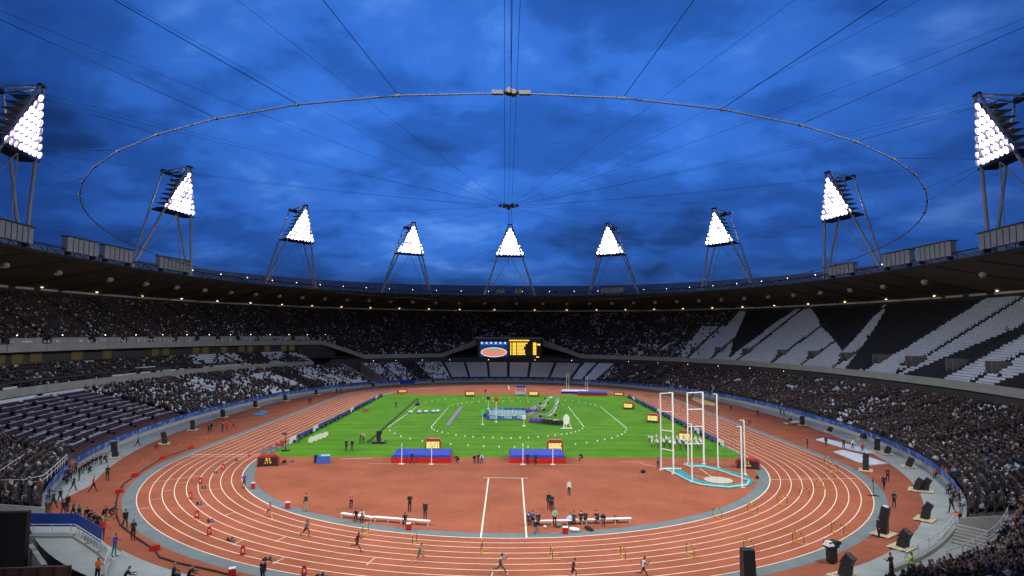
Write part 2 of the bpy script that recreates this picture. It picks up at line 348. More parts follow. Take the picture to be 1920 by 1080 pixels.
# ------------------------------------------------------------------ people
M_skin=mat('skin_light',(0.46,0.27,0.19),0.6); M_skin2=mat('skin_dark',(0.10,0.05,0.03),0.55)
M_hair=mat('hair_dark',(0.025,0.018,0.014),0.6); M_hair2=mat('hair_fair',(0.30,0.20,0.10),0.6); M_hairg=mat('hair_grey',(0.35,0.34,0.33),0.6)
CL={}
def cloth(n,c): CL[n]=mat('cloth_'+n,c,0.85,var=0.15,scale=9); return CL[n]
for n,c in dict(black=(.012,.012,.014),navy=(.014,.022,.06),blue=(.03,.10,.42),red=(.50,.025,.02),maroon=(.12,.02,.025),orange=(.85,.16,.02),white=(.72,.72,.72),grey=(.16,.17,.18),green=(.05,.22,.10),mint=(.25,.55,.42),lime=(.45,.70,.05),pink=(.60,.14,.20),purple=(.10,.05,.28),brown=(.09,.05,.03),beige=(.40,.33,.24),charcoal=(.035,.037,.042),lightblue=(.35,.55,.75),teal=(.03,.22,.25),yellow=(.75,.6,.04)).items(): cloth(n,c)
M_shoe=mat('shoe_dark',(0.03,0.03,0.032),0.6); M_shoew=mat('shoe_white',(0.7,0.7,0.7),0.5)
def human(name,hip=(0,0),knee=(0,0),lean=0,sh=(0,0),el=(10,10),spread=0.09,out=(8,8),neck=0,bare_arm=False,bare_leg=False,female=False,sub=1):
    """one continuous body from a skinned skeleton; angles in degrees, (left,right); faces +Y; slots skin, top, bottom, shoe, hair"""
    V=[];E=[];Rr=[];T=[]
    def v(p,r,par=None,tag='top',r2=None):
        V.append(Vector(p)); Rr.append((r,r2 or r)); T.append(tag)
        if par is not None: E.append((par,len(V)-1))
        return len(V)-1
    w=0.92 if female else 1.0
    d=lambda a:Vector((0,math.sin(R(a)),math.cos(R(a))))
    pel=v((0,0,0),0.145*w,None,'bottom',0.115)
    up=d(lean)
    b1=v(up*0.18,0.135*w,pel,'top',0.105); b2=v(up*0.36,0.165*w,b1,'top',0.115); b3=v(up*0.47,0.15*w,b2,'top',0.095)
    un=d(lean+neck); nk=v(V[b3]+un*0.09,0.058,b3,'skin'); h1=v(V[nk]+un*0.08+d(lean+neck+90)*0.015,0.075,nk,'skin',0.085); h2=v(V[h1]+un*0.10,0.088,h1,'skin',0.098); h3=v(V[h2]+un*0.07,0.062,h2,'hair',0.075)
    for i,sx in ((0,-1),(1,1)):
        s0=v(V[b3]+Vector((sx*0.165*w,0,0))-up*0.03,0.066,b3,'top')
        o=math.sin(R(out[i])); ua=-d(sh[i]*-1) if False else Vector((sx*o,math.sin(R(sh[i]))*math.cos(R(out[i])),-math.cos(R(sh[i]))*math.cos(R(out[i]))))
        e=v(V[s0]+ua*0.29,0.045,s0,'skin' if bare_arm else 'top'); a2=sh[i]+el[i]
        fa=Vector((sx*o*0.35-sx*0.25*(el[i]>50),math.sin(R(a2)),-math.cos(R(a2)))).normalized()
        wr=v(V[e]+fa*0.25,0.031,e,'skin' if bare_arm else 'top'); pm=v(V[wr]+fa*0.075,0.030,wr,'skin',0.042)
        side=fa.cross(Vector((1,0,0))).normalized() if abs(fa.x)<0.9 else Vector((0,0,1)); nrm=fa.cross(side)
        for q,(off,ln) in enumerate(((-0.030,0.068),(-0.010,0.082),(0.011,0.077),(0.031,0.060))):
            k1=v(V[pm]+fa*0.03+side*off,0.0095,pm,'skin'); v(V[k1]+(fa*0.8+nrm*0.5*sx).normalized()*ln*0.75,0.008,k1,'skin')
        t1=v(V[wr]+fa*0.03+side*0.045,0.011,wr,'skin'); v(V[t1]+(fa+side*0.6).normalized()*0.04,0.009,t1,'skin')
        hj=v(Vector((sx*spread,0,-0.05)),0.098*w,pel,'bottom')
        th=Vector((sx*0.02,math.sin(R(hip[i])),-math.cos(R(hip[i])))).normalized()
        kn=v(V[hj]+th*0.42,0.060,hj,'skin' if bare_leg else 'bottom'); a2=hip[i]-knee[i]
        shn=Vector((0,math.sin(R(a2)),-math.cos(R(a2)))); cf=v(V[kn]+shn*0.14,0.056,kn,'skin' if bare_leg else 'bottom')
        an=v(V[kn]+shn*0.41,0.040,cf,'skin' if bare_leg else 'bottom'); fd=Vector((0,math.cos(R(a2*0.75)),math.sin(R(a2*0.75))))
        v(V[an]+fd*0.17+shn*0.045,0.036,an,'shoe',0.030)
    me=bpy.data.meshes.new('t'); me.from_pydata([tuple(p) for p in V],E,[]); ob=bpy.data.objects.new('t',me); COL.objects.link(ob)
    md=ob.modifiers.new('s','SKIN'); md.use_smooth_shade=True
    for i,(a,b) in enumerate(Rr): me.skin_vertices[0].data[i].radius=(a,b)
    me.skin_vertices[0].data[0].use_root=True
    if sub: sm=ob.modifiers.new('u','SUBSURF'); sm.levels=sub; sm.render_levels=sub
    dg=bpy.context.evaluated_depsgraph_get(); m2=bpy.data.meshes.new_from_object(ob.evaluated_get(dg)); bpy.data.objects.remove(ob)
    # head features: nose, eyes, ears join the same mesh
    bm=bmesh.new(); bm.from_mesh(m2); hc=V[h2]; fw=d(lean+neck+90); uu=un
    names=['skin','top','bottom','shoe','hair']
    seg=[(V[a],V[b],T[b]) for a,b in E]
    for f in bm.faces:
        c=f.calc_center_median(); best=None
        for a,b,t in seg:
            ab=b-a; k=max(0,min(1,(c-a).dot(ab)/ab.length_squared)); dd=(c-a-ab*k).length
            if t=='skin' and bare_leg and (a-V[pel]).length<0.2 and k<0.55: t='bottom'
            if t=='skin' and bare_arm and k<0.25 and (a-V[b3]).length<0.25 and a is not V[nk]: t='top'
            if best is None or dd<best[0]: best=(dd,t)
        t=best[1]; q=c-hc
        if q.length<0.16 and q.dot(uu)>-0.10 and (q.dot(fw)<-0.01 or q.dot(uu)>0.07): t='hair'
        f.material_index=names.index(t); f.smooth=True
    def bit(c,s,mi):
        r_=bmesh.ops.create_icosphere(bm,subdivisions=1,radius=s)['verts']; fs=set()
        for vv in r_: vv.co+=c; fs|=set(vv.link_faces)
        for f in fs: f.material_index=mi
    bit(hc+fw*0.098-uu*0.02,0.017,0)
    for sx in (-1,1): bit(hc+fw*0.085+uu*0.012+Vector((sx*0.034,0,0)),0.011,4); bit(hc+Vector((sx*0.092,0,0))-uu*0.01,0.022,0)
    bit(hc+fw*0.085-uu*0.058,0.012,4)
    zmin=min(p.co.z for p in bm.verts)
    for p in bm.verts: p.co.z-=zmin
    me=bpy.data.meshes.new(name); bm.to_mesh(me); bm.free(); bpy.data.meshes.remove(m2)
    for m in (M_skin,CL['black'],CL['charcoal'],M_shoe,M_hair): me.materials.append(m)
    me['hip']=-zmin
    return me
POSE=dict(
 stand=human('standing_body',hip=(4,-3),knee=(3,2),sh=(6,-4),el=(14,12)),
 stand2=human('standing_body',hip=(2,-6),knee=(2,6),sh=(25,20),el=(85,95),neck=8),
 walk=human('walking_body',hip=(26,-20),knee=(8,22),lean=4,sh=(-20,22),el=(15,25)),
 walk2=human('walking_body',hip=(-16,22),knee=(24,6),lean=5,sh=(24,-18),el=(30,12)),
 run=human('running_body',hip=(62,-28),knee=(78,36),lean=12,sh=(-48,46),el=(88,92),bare_arm=True,bare_leg=True),
 run2=human('running_body',hip=(-34,48),knee=(62,30),lean=10,sh=(44,-40),el=(85,90),bare_arm=True,bare_leg=True),
 run3=human('running_body',hip=(38,-36),knee=(14,70),lean=9,sh=(-40,42),el=(80,95),bare_arm=True,bare_leg=True,female=True),
 sit=human('sitting_body',hip=(86,84),knee=(86,80),lean=6,sh=(24,28),el=(55,50)),
 sit2=human('sitting_body',hip=(84,88),knee=(92,84),lean=28,sh=(40,44),el=(60,40),neck=-8),
 sit3=human('sitting_body',hip=(86,86),knee=(84,88),lean=-4,sh=(30,30),el=(95,95),spread=0.11),
 crouch=human('crouching_body',hip=(112,60),knee=(134,118),lean=34,sh=(44,50),el=(50,40),neck=-14),
 bend=human('bending_body',hip=(6,-4),knee=(12,8),lean=66,sh=(60,52),el=(16,20),neck=-14),
 camera=human('leaning_body',hip=(14,-10),knee=(10,6),lean=14,sh=(60,56),el=(60,64),neck=4),
)
def person(pose,loc,face,top='black',bot='charcoal',label='',group=None,skin=M_skin,hair=M_hair,shoe=M_shoe,scale=1.0,cat='person'):
    o=link('person',POSE[pose],None,loc,0); o.rotation_euler=(0,0,R(face)-PI/2); o.scale=(scale,)*3
    for i,m in enumerate((skin,CL[top],CL[bot],shoe,hair)):
        o.material_slots[i].link='OBJECT'; o.material_slots[i].material=m
    return tag(o,label,cat,group)
# ------------------------------------------------------------------ seats and crowd
def P2(deg,s,poly):
    c=False; n=len(poly)
    for i in range(n):
        (x0,y0),(x1,y1)=poly[i],poly[(i+1)%n]
        if (y0>s)!=(y1>s) and deg<(x1-x0)*(s-y0)/(y1-y0)+x0: c=not c
    return c
SHARD=[[(39.4,.97),(29.2,.97),(32.9,0.03),(35.9,.34),(37.4,.62)],[(27.1,.97),(14.7,.97),(11.0,.22),(20.4,.58)],
       [(14.2,.97),(2.2,.97),(2.5,.3),(3.4,.06),(4.4,0),(6.6,-.01)],[(-1.2,-.01),(-4.7,.57),(-6.8,.97),(-9.8,.97),(-6.4,.47),(-6.4,-.01)],
       [(-12.8,-.01),(-13.3,.13),(-15,.6),(-22,.97),(-40,.97),(-30,-.01)]]
AIS_U=[-62+6.4*i for i in range(8)]+[-10.1,-5.2,-0.6,3.6,9.0,15.4,22.1,30.4,37.2,43.5]+[49.5+6.0*i for i in range(33)]
AIS_L=[-66+7.0*i for i in range(18)]+[62.9,67.5,71.4,78.2,84.4,89.4,93.6,99.2,104.6,113,121]+[131+6.6*i for i in range(19)]
def noise2(a,b,seed,f):    # smooth value noise for arrays
    rs=np.random.RandomState(seed); g=rs.rand(64,64); x,y=np.asarray(a)*f,np.asarray(b)*f; i,j=np.floor(x).astype(int),np.floor(y).astype(int); u,v=x-i,y-j; u=u*u*(3-2*u); v=v*v*(3-2*v)
    q=lambda i,j:g[i%64,j%64]
    return (q(i,j)*(1-u)+q(i+1,j)*u)*(1-v)+(q(i,j+1)*(1-u)+q(i+1,j+1)*u)*v
def aisle_curves(fn,lst):
    C=[]
    for a in lst:
        th=R(a); C.append([math.degrees(radial_shift(fn,th,s)) for s in (0.0,0.5,1.0)])
    return np.array(C)
def seats_of(fn,rows,t0,t1,pitch,aisles,smax=1.0,sf=None):
    A=aisle_curves(fn,aisles); out=[]
    for k in range(rows):
        s=(k+0.45)/rows*smax; z=fn(0.0,k/rows*smax)[2]
        th=np.radians(np.linspace(t0,t1,7001)); x,y,_=fn(th,s); d=np.concatenate([[0],np.cumsum(np.hypot(np.diff(x),np.diff(y)))])
        n=int(d[-1]/pitch); tt=np.interp((np.arange(n)+0.5)*pitch,d,th); x,y,_=fn(tt,s); e=1e-4; x2,y2,_=fn(tt+e,s); tx,ty=x2-x,y2-y; l=np.hypot(tx,ty); tx/=l; ty/=l
        deg=np.degrees(tt); ac=np.where(s<0.5,1,0)*0; ad=A[:,0]+(A[:,1]-A[:,0])*min(1,s*2) if s<0.5 else A[:,1]+(A[:,2]-A[:,1])*(s*2-1)
        sp=l/e/57.2958; gap=np.min(np.abs(deg[:,None]-ad[None,:]),axis=1)*sp
        keep=gap>0.65; near=gap
        if sf: keep&=s>=np.array([sf(v) for v in deg])+0.008
        out.append(np.stack([x,y,np.full(n,z),-ty,tx,deg,np.full(n,s),near],1)[keep])
    return np.concatenate(out)
SL=seats_of(lower,NRL,-74,254,0.50,AIS_L); SU=seats_of(upper,NRU,-60,240,0.55,AIS_U,0.93,sfront); SM=seats_of(mid,NRM,137,206,0.5,[140+7*i for i in range(10)])
def cull(A):
    d=A[:,:3]-CAM; z=d@CF; u=960+FPX*(d@CR)/np.maximum(z,.1); v=540-FPX*(d@CU)/np.maximum(z,.1)
    k=(z>4)&(u>-420)&(u<2340)&(v<1330); return A[k],z[k],u[k],v[k]
SL,dl,ul,vl=cull(SL); SU,du,uu_,vu=cull(SU); SM,dm,um,vm=cull(SM)
def states():
    # 0 nothing 1 white seat 2 black seat 3 person
    dg,s=SL[:,5],SL[:,6]; x,y=SL[:,0],SL[:,1]; st=np.full(len(SL),1); r=nr.rand(len(SL)); n=noise2(x+200,y+200,3,0.16); n2=noise2(x+200,y+200,5,0.5)
    den=np.zeros(len(SL)); right=dg<63; den[right]=np.where(n[right]*0.45+n2[right]*0.55>0.62,0.35,0.90)
    far=(dg>=105)&(dg<131); den[far]=0.24+0.5*(n2[far]-0.5); lf=(dg>=131)&(dg<176); den[lf]=0.30+0.8*(n[lf]-0.5)+0.5*(n2[lf]-0.5); den[(dg>=131)&(dg<176)&(s>0.8)]+=0.3
    l2=(dg>=176)&(dg<184); den[l2]=0.5; den[(dg>=207)]=0.96
    st[r<den]=3
    st[(dg>71.4)&(dg<104.6)]=0; st[(dg>=184)&(dg<207)&(s<0.93)]=0
    bl=((dg>111)&(dg<115.5))|((dg>146.5)&(dg<151)); st[bl&(st==1)]=2
    st[(dg>125.3)&(dg<130.5)]=0; st[(dg>229)&(dg<254)]=0; st[(dg<-50)&(s<np.where(dg>-60,0.19,0.30))]=0; st[(dg>184)&(dg<229)&(s<0.10)&(dg<212)]=0
    for a in (46.0,): st[(np.abs(dg-a)<1.6)&(s<0.42)&(s>0.14)]=0
    SLs=st
    dg,s=SU[:,5],SU[:,6]; x,y=SU[:,0],SU[:,1]; st=np.full(len(SU),1); r=nr.rand(len(SU)); n=noise2(x+200,y+200,8,0.12); n2=noise2(x+200,y+200,9,0.45)
    den=np.where(n*0.6+n2*0.4>0.70,0.6,0.96); low=(s<0.34)&(dg<120)&(dg>45); den[low]-=0.25*(n2[low]>0.58)
    b=(dg<52)&(dg>=46); den[b]=np.where(s[b]>0.30,0.93,0.62+0.5*(n2[b]-0.5)); b=(dg<46)&(dg>=40.5); den[b]=np.where(s[b]>0.60,0.85,np.where(n[b]>0.55,0.38,0.06)); b=dg<40.5; den[b]=0.004
    den[dg<39.0]=0.0015; 
    st[r<den]=3
    blk=np.zeros(len(SU),bool)
    for p in SHARD: blk|=np.array([P2(a,b,p) for a,b in zip(dg,s)])
    st[blk&(st==1)]=2
    vomx=np.zeros(len(SU),bool)
    for a in VOM: vomx|=(np.abs(dg-a)<VW/ (np.hypot(x,y)/57.3))&(s>0.10)&(s<0.205)&((sfr:=np.array([0.0]))[0]<0.01)
    SUs=np.where(vomx&(dg<75),0,st); l=(dg>130)&(dg<215)&(s<0.345); SUs[l]=np.where(nr.rand(l.sum())<0.25,1,0)
    dg,s=SM[:,5],SM[:,6]; n=noise2(SM[:,0]+200,SM[:,1]+200,12,0.15); SMs=np.where(nr.rand(len(SM))<np.where(n>0.56,0.05,0.9),3,1)
    return SLs,SUs,SMs
VOM=[-10.1,-5.2,-0.4,3.6,9.0,15.4,22.1,30.4,37.2,43.5,49.5,55.5,61.5]; VW=1.25
stL,stU,stM=states()
A_all=np.concatenate([SL,SU,SM]); st_all=np.concatenate([stL,stU,stM]); d_all=np.concatenate([dl,du,dm]); u_all=np.concatenate([ul,uu_,um]); v_all=np.concatenate([vl,vu,vm]); tier=np.concatenate([np.zeros(len(SL)),np.ones(len(SU)),np.full(len(SM),2)]).astype(int)
def bulk(name,tv,tf,A,cols,m,parent=None):   # many copies of a small template in one mesh; A rows x,y,z,inward x,inward y; cols (n, len(tv), 3)
    n=len(A); k=len(tv); tv=np.array(tv,float); fx,fy=A[:,3],A[:,4]
    x=A[:,0,None]+tv[None,:,0]*fy[:,None]+tv[None,:,1]*fx[:,None]; y=A[:,1,None]-tv[None,:,0]*fx[:,None]+tv[None,:,1]*fy[:,None]; z=A[:,2,None]+tv[None,:,2]*A[:,8,None] if A.shape[1]>8 else A[:,2,None]+tv[None,:,2]
    co=np.stack([x,y,np.broadcast_to(z,x.shape)],-1).reshape(-1,3)
    q=np.array(tf,int); idx=(q[None]+np.arange(n)[:,None,None]*k).reshape(-1); me=bpy.data.meshes.new(name)
    me.vertices.add(n*k); me.vertices.foreach_set('co',co.ravel().astype(np.float32)); nf=n*len(q); w=q.shape[1]
    me.loops.add(nf*w); me.loops.foreach_set('vertex_index',idx.astype(np.int32)); me.polygons.add(nf); me.polygons.foreach_set('loop_start',np.arange(nf,dtype=np.int32)*w)
    me.update(calc_edges=True); a=me.color_attributes.new('col','FLOAT_COLOR','POINT'); a.data.foreach_set('color',np.concatenate([cols.reshape(-1,3),np.ones((n*k,1))],1).ravel().astype(np.float32))
    me.materials.append(m); o=link(name,me,parent); o['kind']='stuff'; return o
def boxv(c,d,t=1.0):
    x,y,z=[k/2 for k in d]; V=[(-x,-y,-z),(x,-y,-z),(x,y,-z),(-x,y,-z),(-x*t,-y*t,z),(x*t,-y*t,z),(x*t,y*t,z),(-x*t,y*t,z)]
    return [tuple(a+b for a,b in zip(v,c)) for v in V],[(4,5,6,7),(0,1,5,4),(1,2,6,5),(2,3,7,6),(3,0,4,7)]
def merge(parts):
    V=[];F=[];L=[]
    for i,(v,f) in enumerate(parts): o=len(V); V+=v; F+=[tuple(a+o for a in q) for q in f]; L+=[i]*len(v)
    return V,F,np.array(L)
M_seatw=mat('white_seat',(0.66,0.72,0.80),0.5); M_seatb=mat('black_seat',(0.016,0.016,0.018),0.5)
M_crowd=mat('crowd_cloth',attr='col',rough=0.9); M_seats=mat('seat_plastic',attr='col',rough=0.45)
seat_t=merge([boxv((0,0.02,0.42),(0.44,0.38,0.05)),boxv((0,-0.19,0.62),(0.44,0.05,0.42))])
# sitting people: legs, torso, arms, head (local y points to the field)
sp_t=merge([boxv((0,0.22,0.46),(0.34,0.44,0.17)),boxv((0,0.40,0.22),(0.32,0.13,0.44)),boxv((0,0.0,0.70),(0.42,0.24,0.56),0.86),boxv((-0.24,0.10,0.66),(0.10,0.30,0.36)),boxv((0.24,0.10,0.66),(0.10,0.30,0.36)),boxv((0,0.02,1.09),(0.17,0.19,0.20),0.85),boxv((0,-0.01,1.20),(0.19,0.22,0.12),0.7)])
PAL=np.array([(.012,.012,.014),(.02,.02,.024),(.012,.018,.045),(.035,.035,.038),(.05,.035,.025),(.10,.02,.022),(.02,.05,.15),(.09,.09,.095),(.28,.05,.04),(.06,.10,.07),(.32,.26,.18),(.60,.60,.60),(.25,.35,.5)])
PW=np.array([26,20,17,13,6,3,5,5,1.5,1.5,1.5,4.5,2],float); PW/=PW.sum()
def crowd_cols(n):
    c=PAL[nr.choice(len(PAL),n,p=PW)]*nr.uniform(.35,1.15,(n,1)); leg=PAL[nr.choice(5,n)]; sk=np.where(nr.rand(n,1)<0.85,np.array([[.15,.09,.068]]),np.array([[.10,.05,.035]]))*nr.uniform(.8,1.2,(n,1)); hr=np.array([(.013,.012,.012),(.025,.02,.016),(.09,.065,.04),(.14,.14,.145),(.016,.018,.025),(.4,.4,.42)])[nr.choice(6,n,p=[.4,.22,.1,.1,.1,.08])]
    parts=[leg,leg,c,c,c,sk,hr]; return np.stack([parts[i] for i in sp_t[2]],1)
inframe=(u_all>-10)&(u_all<1930)&(v_all>0)&(v_all<1100)
# the nearest ones become people of their own
pers=np.where(st_all==3)[0]; cand=pers[inframe[pers]]; near=cand[np.argsort(d_all[cand])][:140]
rest=np.setdiff1d(pers,near); jit=A_all[rest].copy(); jit=np.concatenate([jit,nr.uniform(.88,1.08,(len(rest),1))],1); jit[:,0]+=nr.uniform(-.06,.06,len(rest)); jit[:,1]+=nr.uniform(-.06,.06,len(rest))
ang=nr.normal(0,.22,len(rest)); c_,s_=np.cos(ang),np.sin(ang); fx,fy=jit[:,3].copy(),jit[:,4].copy(); jit[:,3]=fx*c_-fy*s_; jit[:,4]=fx*s_+fy*c_
bulk('crowd',sp_t[0],sp_t[1],jit,crowd_cols(len(rest)),M_crowd)['label']='crowd of seated spectators in dark coats filling the tiers'
ROWN=('front','second','third','fourth','fifth','sixth','seventh','eighth','ninth','tenth','eleventh','twelfth','thirteenth','fourteenth','fifteenth','sixteenth','seventeenth','eighteenth','nineteenth','twentieth','high','high','high','high','top')
tops=['black','navy','charcoal','brown','maroon','grey','green','red','beige','white','blue','purple','lightblue']; tw=[18,14,14,8,8,8,5,5,4,4,3,3,2]
for i in near:
    a=A_all[i]; t=rng.choices(tops,tw)[0]; ps=rng.choice(['sit','sit2','sit3','sit']); fa=math.degrees(math.atan2(a[4],a[3]))+rng.uniform(-14,14)
    side='right' if a[0]>0 else 'left'; hr_=rng.choice([(M_hair,'dark haired'),(M_hair,'dark haired'),(M_hair2,'fair haired'),(M_hairg,'grey haired')]); act={'sit':'hands on knees','sit2':'leaning forward','sit3':'arms folded'}[ps]
    row=int(a[6]*(NRL if tier[i]==0 else NRU)); zone=('at bottom edge' if v_all[i]>1000 else 'at photo edge') if (u_all[i]>1790 or u_all[i]<60 or v_all[i]>1000) else 'by stair pit' if v_all[i]>930 else 'above banner'
    tn={'lightblue':'light blue'}.get(t,t)
    o=person(ps,(0,0,0),fa,t,rng.choice(['charcoal','black','navy','grey']),'%s spectator in %s, %s, %s row up %s'%(hr_[1],tn,act,ROWN[min(row,24)],zone+' left' if side=='left' else zone),'%s clad spectators in the near %s lower tier'%(tn,side),hair=hr_[0],scale=rng.uniform(.92,1.05))
    hz=0.47-(POSE[ps]['hip']-0.08)*o.scale[2]; o.location=(a[0]-a[3]*0.08,a[1]-a[4]*0.08,a[2]+hz)
for t,par in ((0,lower_stand),(1,upper_stand),(2,mid_stand)):
    em=np.where(((st_all==1)|(st_all==2))&(tier==t))[0]
    nb=em[inframe[em]]; nb=nb[np.argsort(d_all[nb])][:{0:300,1:300,2:60}[t]]
    sv,sfc,_=seat_t; smw=MB().add(sv,sfc).mesh('seat',M_seatw); smb=MB().add(sv,sfc).mesh('seat',M_seatb)
    for i in nb:
        a=A_all[i]; link('seat',smb if st_all[i]==2 else smw,par,(a[0],a[1],a[2]),math.atan2(a[4],a[3])-PI/2)
    em=np.setdiff1d(em,nb); cw=np.where((st_all[em]==2)[:,None],np.array([[.012,.012,.014]]),np.array([[.66,.72,.80]])*nr.uniform(.88,1.05,(len(em),1)))
    o=bulk('seats',sv,sfc,A_all[em],np.repeat(cw[:,None],len(sv),1),M_seats,par)
# handrails along the aisles of the upper tier on the right, and grey walled stair openings
M_rail=mat('rail_dark',(0.03,0.03,0.035),0.5)
for a in AIS_U:
    if -14<a<66:
        mb=MB()
        for k in range(0,NRU):
            s=(k+.5)/NRU*.93; th=R(a) if s<0.01 else radial_shift(upper,R(a),s); x,y,z=upper(th,s); mb.box((x,y,z+0.55),(0.07,0.07,1.1)); 
        mb.build('aisle_rail',M_rail,upper_stand)['kind']='stuff'
M_vom=mat('portal_concrete',(0.24,0.24,0.22),0.9,var=0.15,scale=0.8)
for a in VOM:
    th=radial_shift(upper,R(a),0.15); x,y,z=upper(th,0.11); x2,y2,z2=upper(th,0.205); d=Vector((x2-x,y2-y,0)); L_=d.length; d.normalize(); n=Vector((-d.y,d.x,0)); rz=math.atan2(d.y,d.x); c=Vector(((x+x2)/2,(y+y2)/2,0))
    mb=MB()
    for sx in (-1,1): mb.box(c+n*sx*1.1+Vector((0,0,(z+z2)/2+0.05)),(L_,0.16,z2-z+0.9),rz)
    mb.box(Vector((x2,y2,z2-0.1)),(0.16,2.2,0.8),rz); mb.box(c+d*L_*0.12+Vector((0,0,z2-0.15)),(L_*0.7,2.1,0.15),rz)
    mb.build('stair_portal',M_vom,upper_stand)
# grey sheets over the far lower block
M_tarp=mat('grey_tarp',(0.52,0.54,0.48),0.8,var=0.10,scale=0.5,bump=0.2)
tl=[a for a in AIS_L if 71<a<105]
for a,b in zip(tl,tl[1:]):
    mb=MB(); prev=None
    for u in np.linspace(0.06,0.94,7):
        col=[]
        for s in np.linspace(0.035,0.97,13):
            th=R(a)+(R(b)-R(a))*u; th=radial_shift(lower,th,s) if s>0.05 else th; x,y,z=lower(th,s); col.append((x,y,z+0.55+0.03*math.sin(u*19+s*30)))
        if prev: n=len(col); mb.add(prev+col,[(i,i+1,n+i+1,n+i) for i in range(n-1)])
        prev=col
    mb.build('cover_sheet',M_tarp,lower_stand)
# the open corner at the far left and its concrete side walls
for th_,sd in ((125.6,1),(130.3,-1)):
    x0,y0,_=lower(R(th_),0.0); tt=radial_shift(lower,R(th_),1.0); x1,y1,z1=lower(tt,1.0)
    d=Vector((x1-x0,y1-y0,0)); mb=MB(); n=Vector((-d.y,d.x,0)).normalized()*0.15
    A=Vector((x0,y0,0)); B=Vector((x1,y1,0)); mb.add([A-n,A+n,B+n,B-n,A-n+Vector((0,0,1.4)),A+n+Vector((0,0,1.4)),B+n+Vector((0,0,7.2)),B-n+Vector((0,0,7.2))],[(0,1,5,4),(1,2,6,5),(2,3,7,6),(3,0,4,7),(4,5,6,7)]); mb.build('corner_wall',M_conc,lower_stand)
# ------------------------------------------------------------------ floodlight towers
M_lampface=mat('lamp_glass',(0.9,0.9,0.95),0.3,emit=(1.0,0.96,1.0),es=13.0); M_lampbody=mat('lamp_body',(0.50,0.44,0.62),0.4)
M_leg=mat('tower_steel',(0.55,0.58,0.62),0.5,var=0.1,scale=1)
head=MB(); n_=10
head.tube((0,0.5,0),(0,0.0,0),0.44,n_,r2=0.63,mi=0,cap=False); head.tube((0,0,0),(0,-0.25,0),0.63,n_,r2=0.695,mi=0,cap=False)
vs=[(0.565*math.cos(2*PI*i/n_),0.12,0.565*math.sin(2*PI*i/n_)) for i in range(n_)]; head.add(vs,[tuple(range(n_))],1)
M_lampdim=mat('lamp_glass_dim',(0.9,0.9,0.95),0.3,emit=(0.93,0.90,1.0),es=2.6); HEADS=[head.mesh('floodlight',[M_lampbody,m]) for m in (M_lampface,M_lampdim)]
TZ0,TZP,TZA=34.0,49.8,61.8
TPOS={0:(1.7,105.5),1:(-37.5,102),2:(-70.7,71),3:(-86.2,23),4:(-85.2,-30),10:(86.4,-31),11:(87.6,22),12:(73.5,70),13:(41,100)}
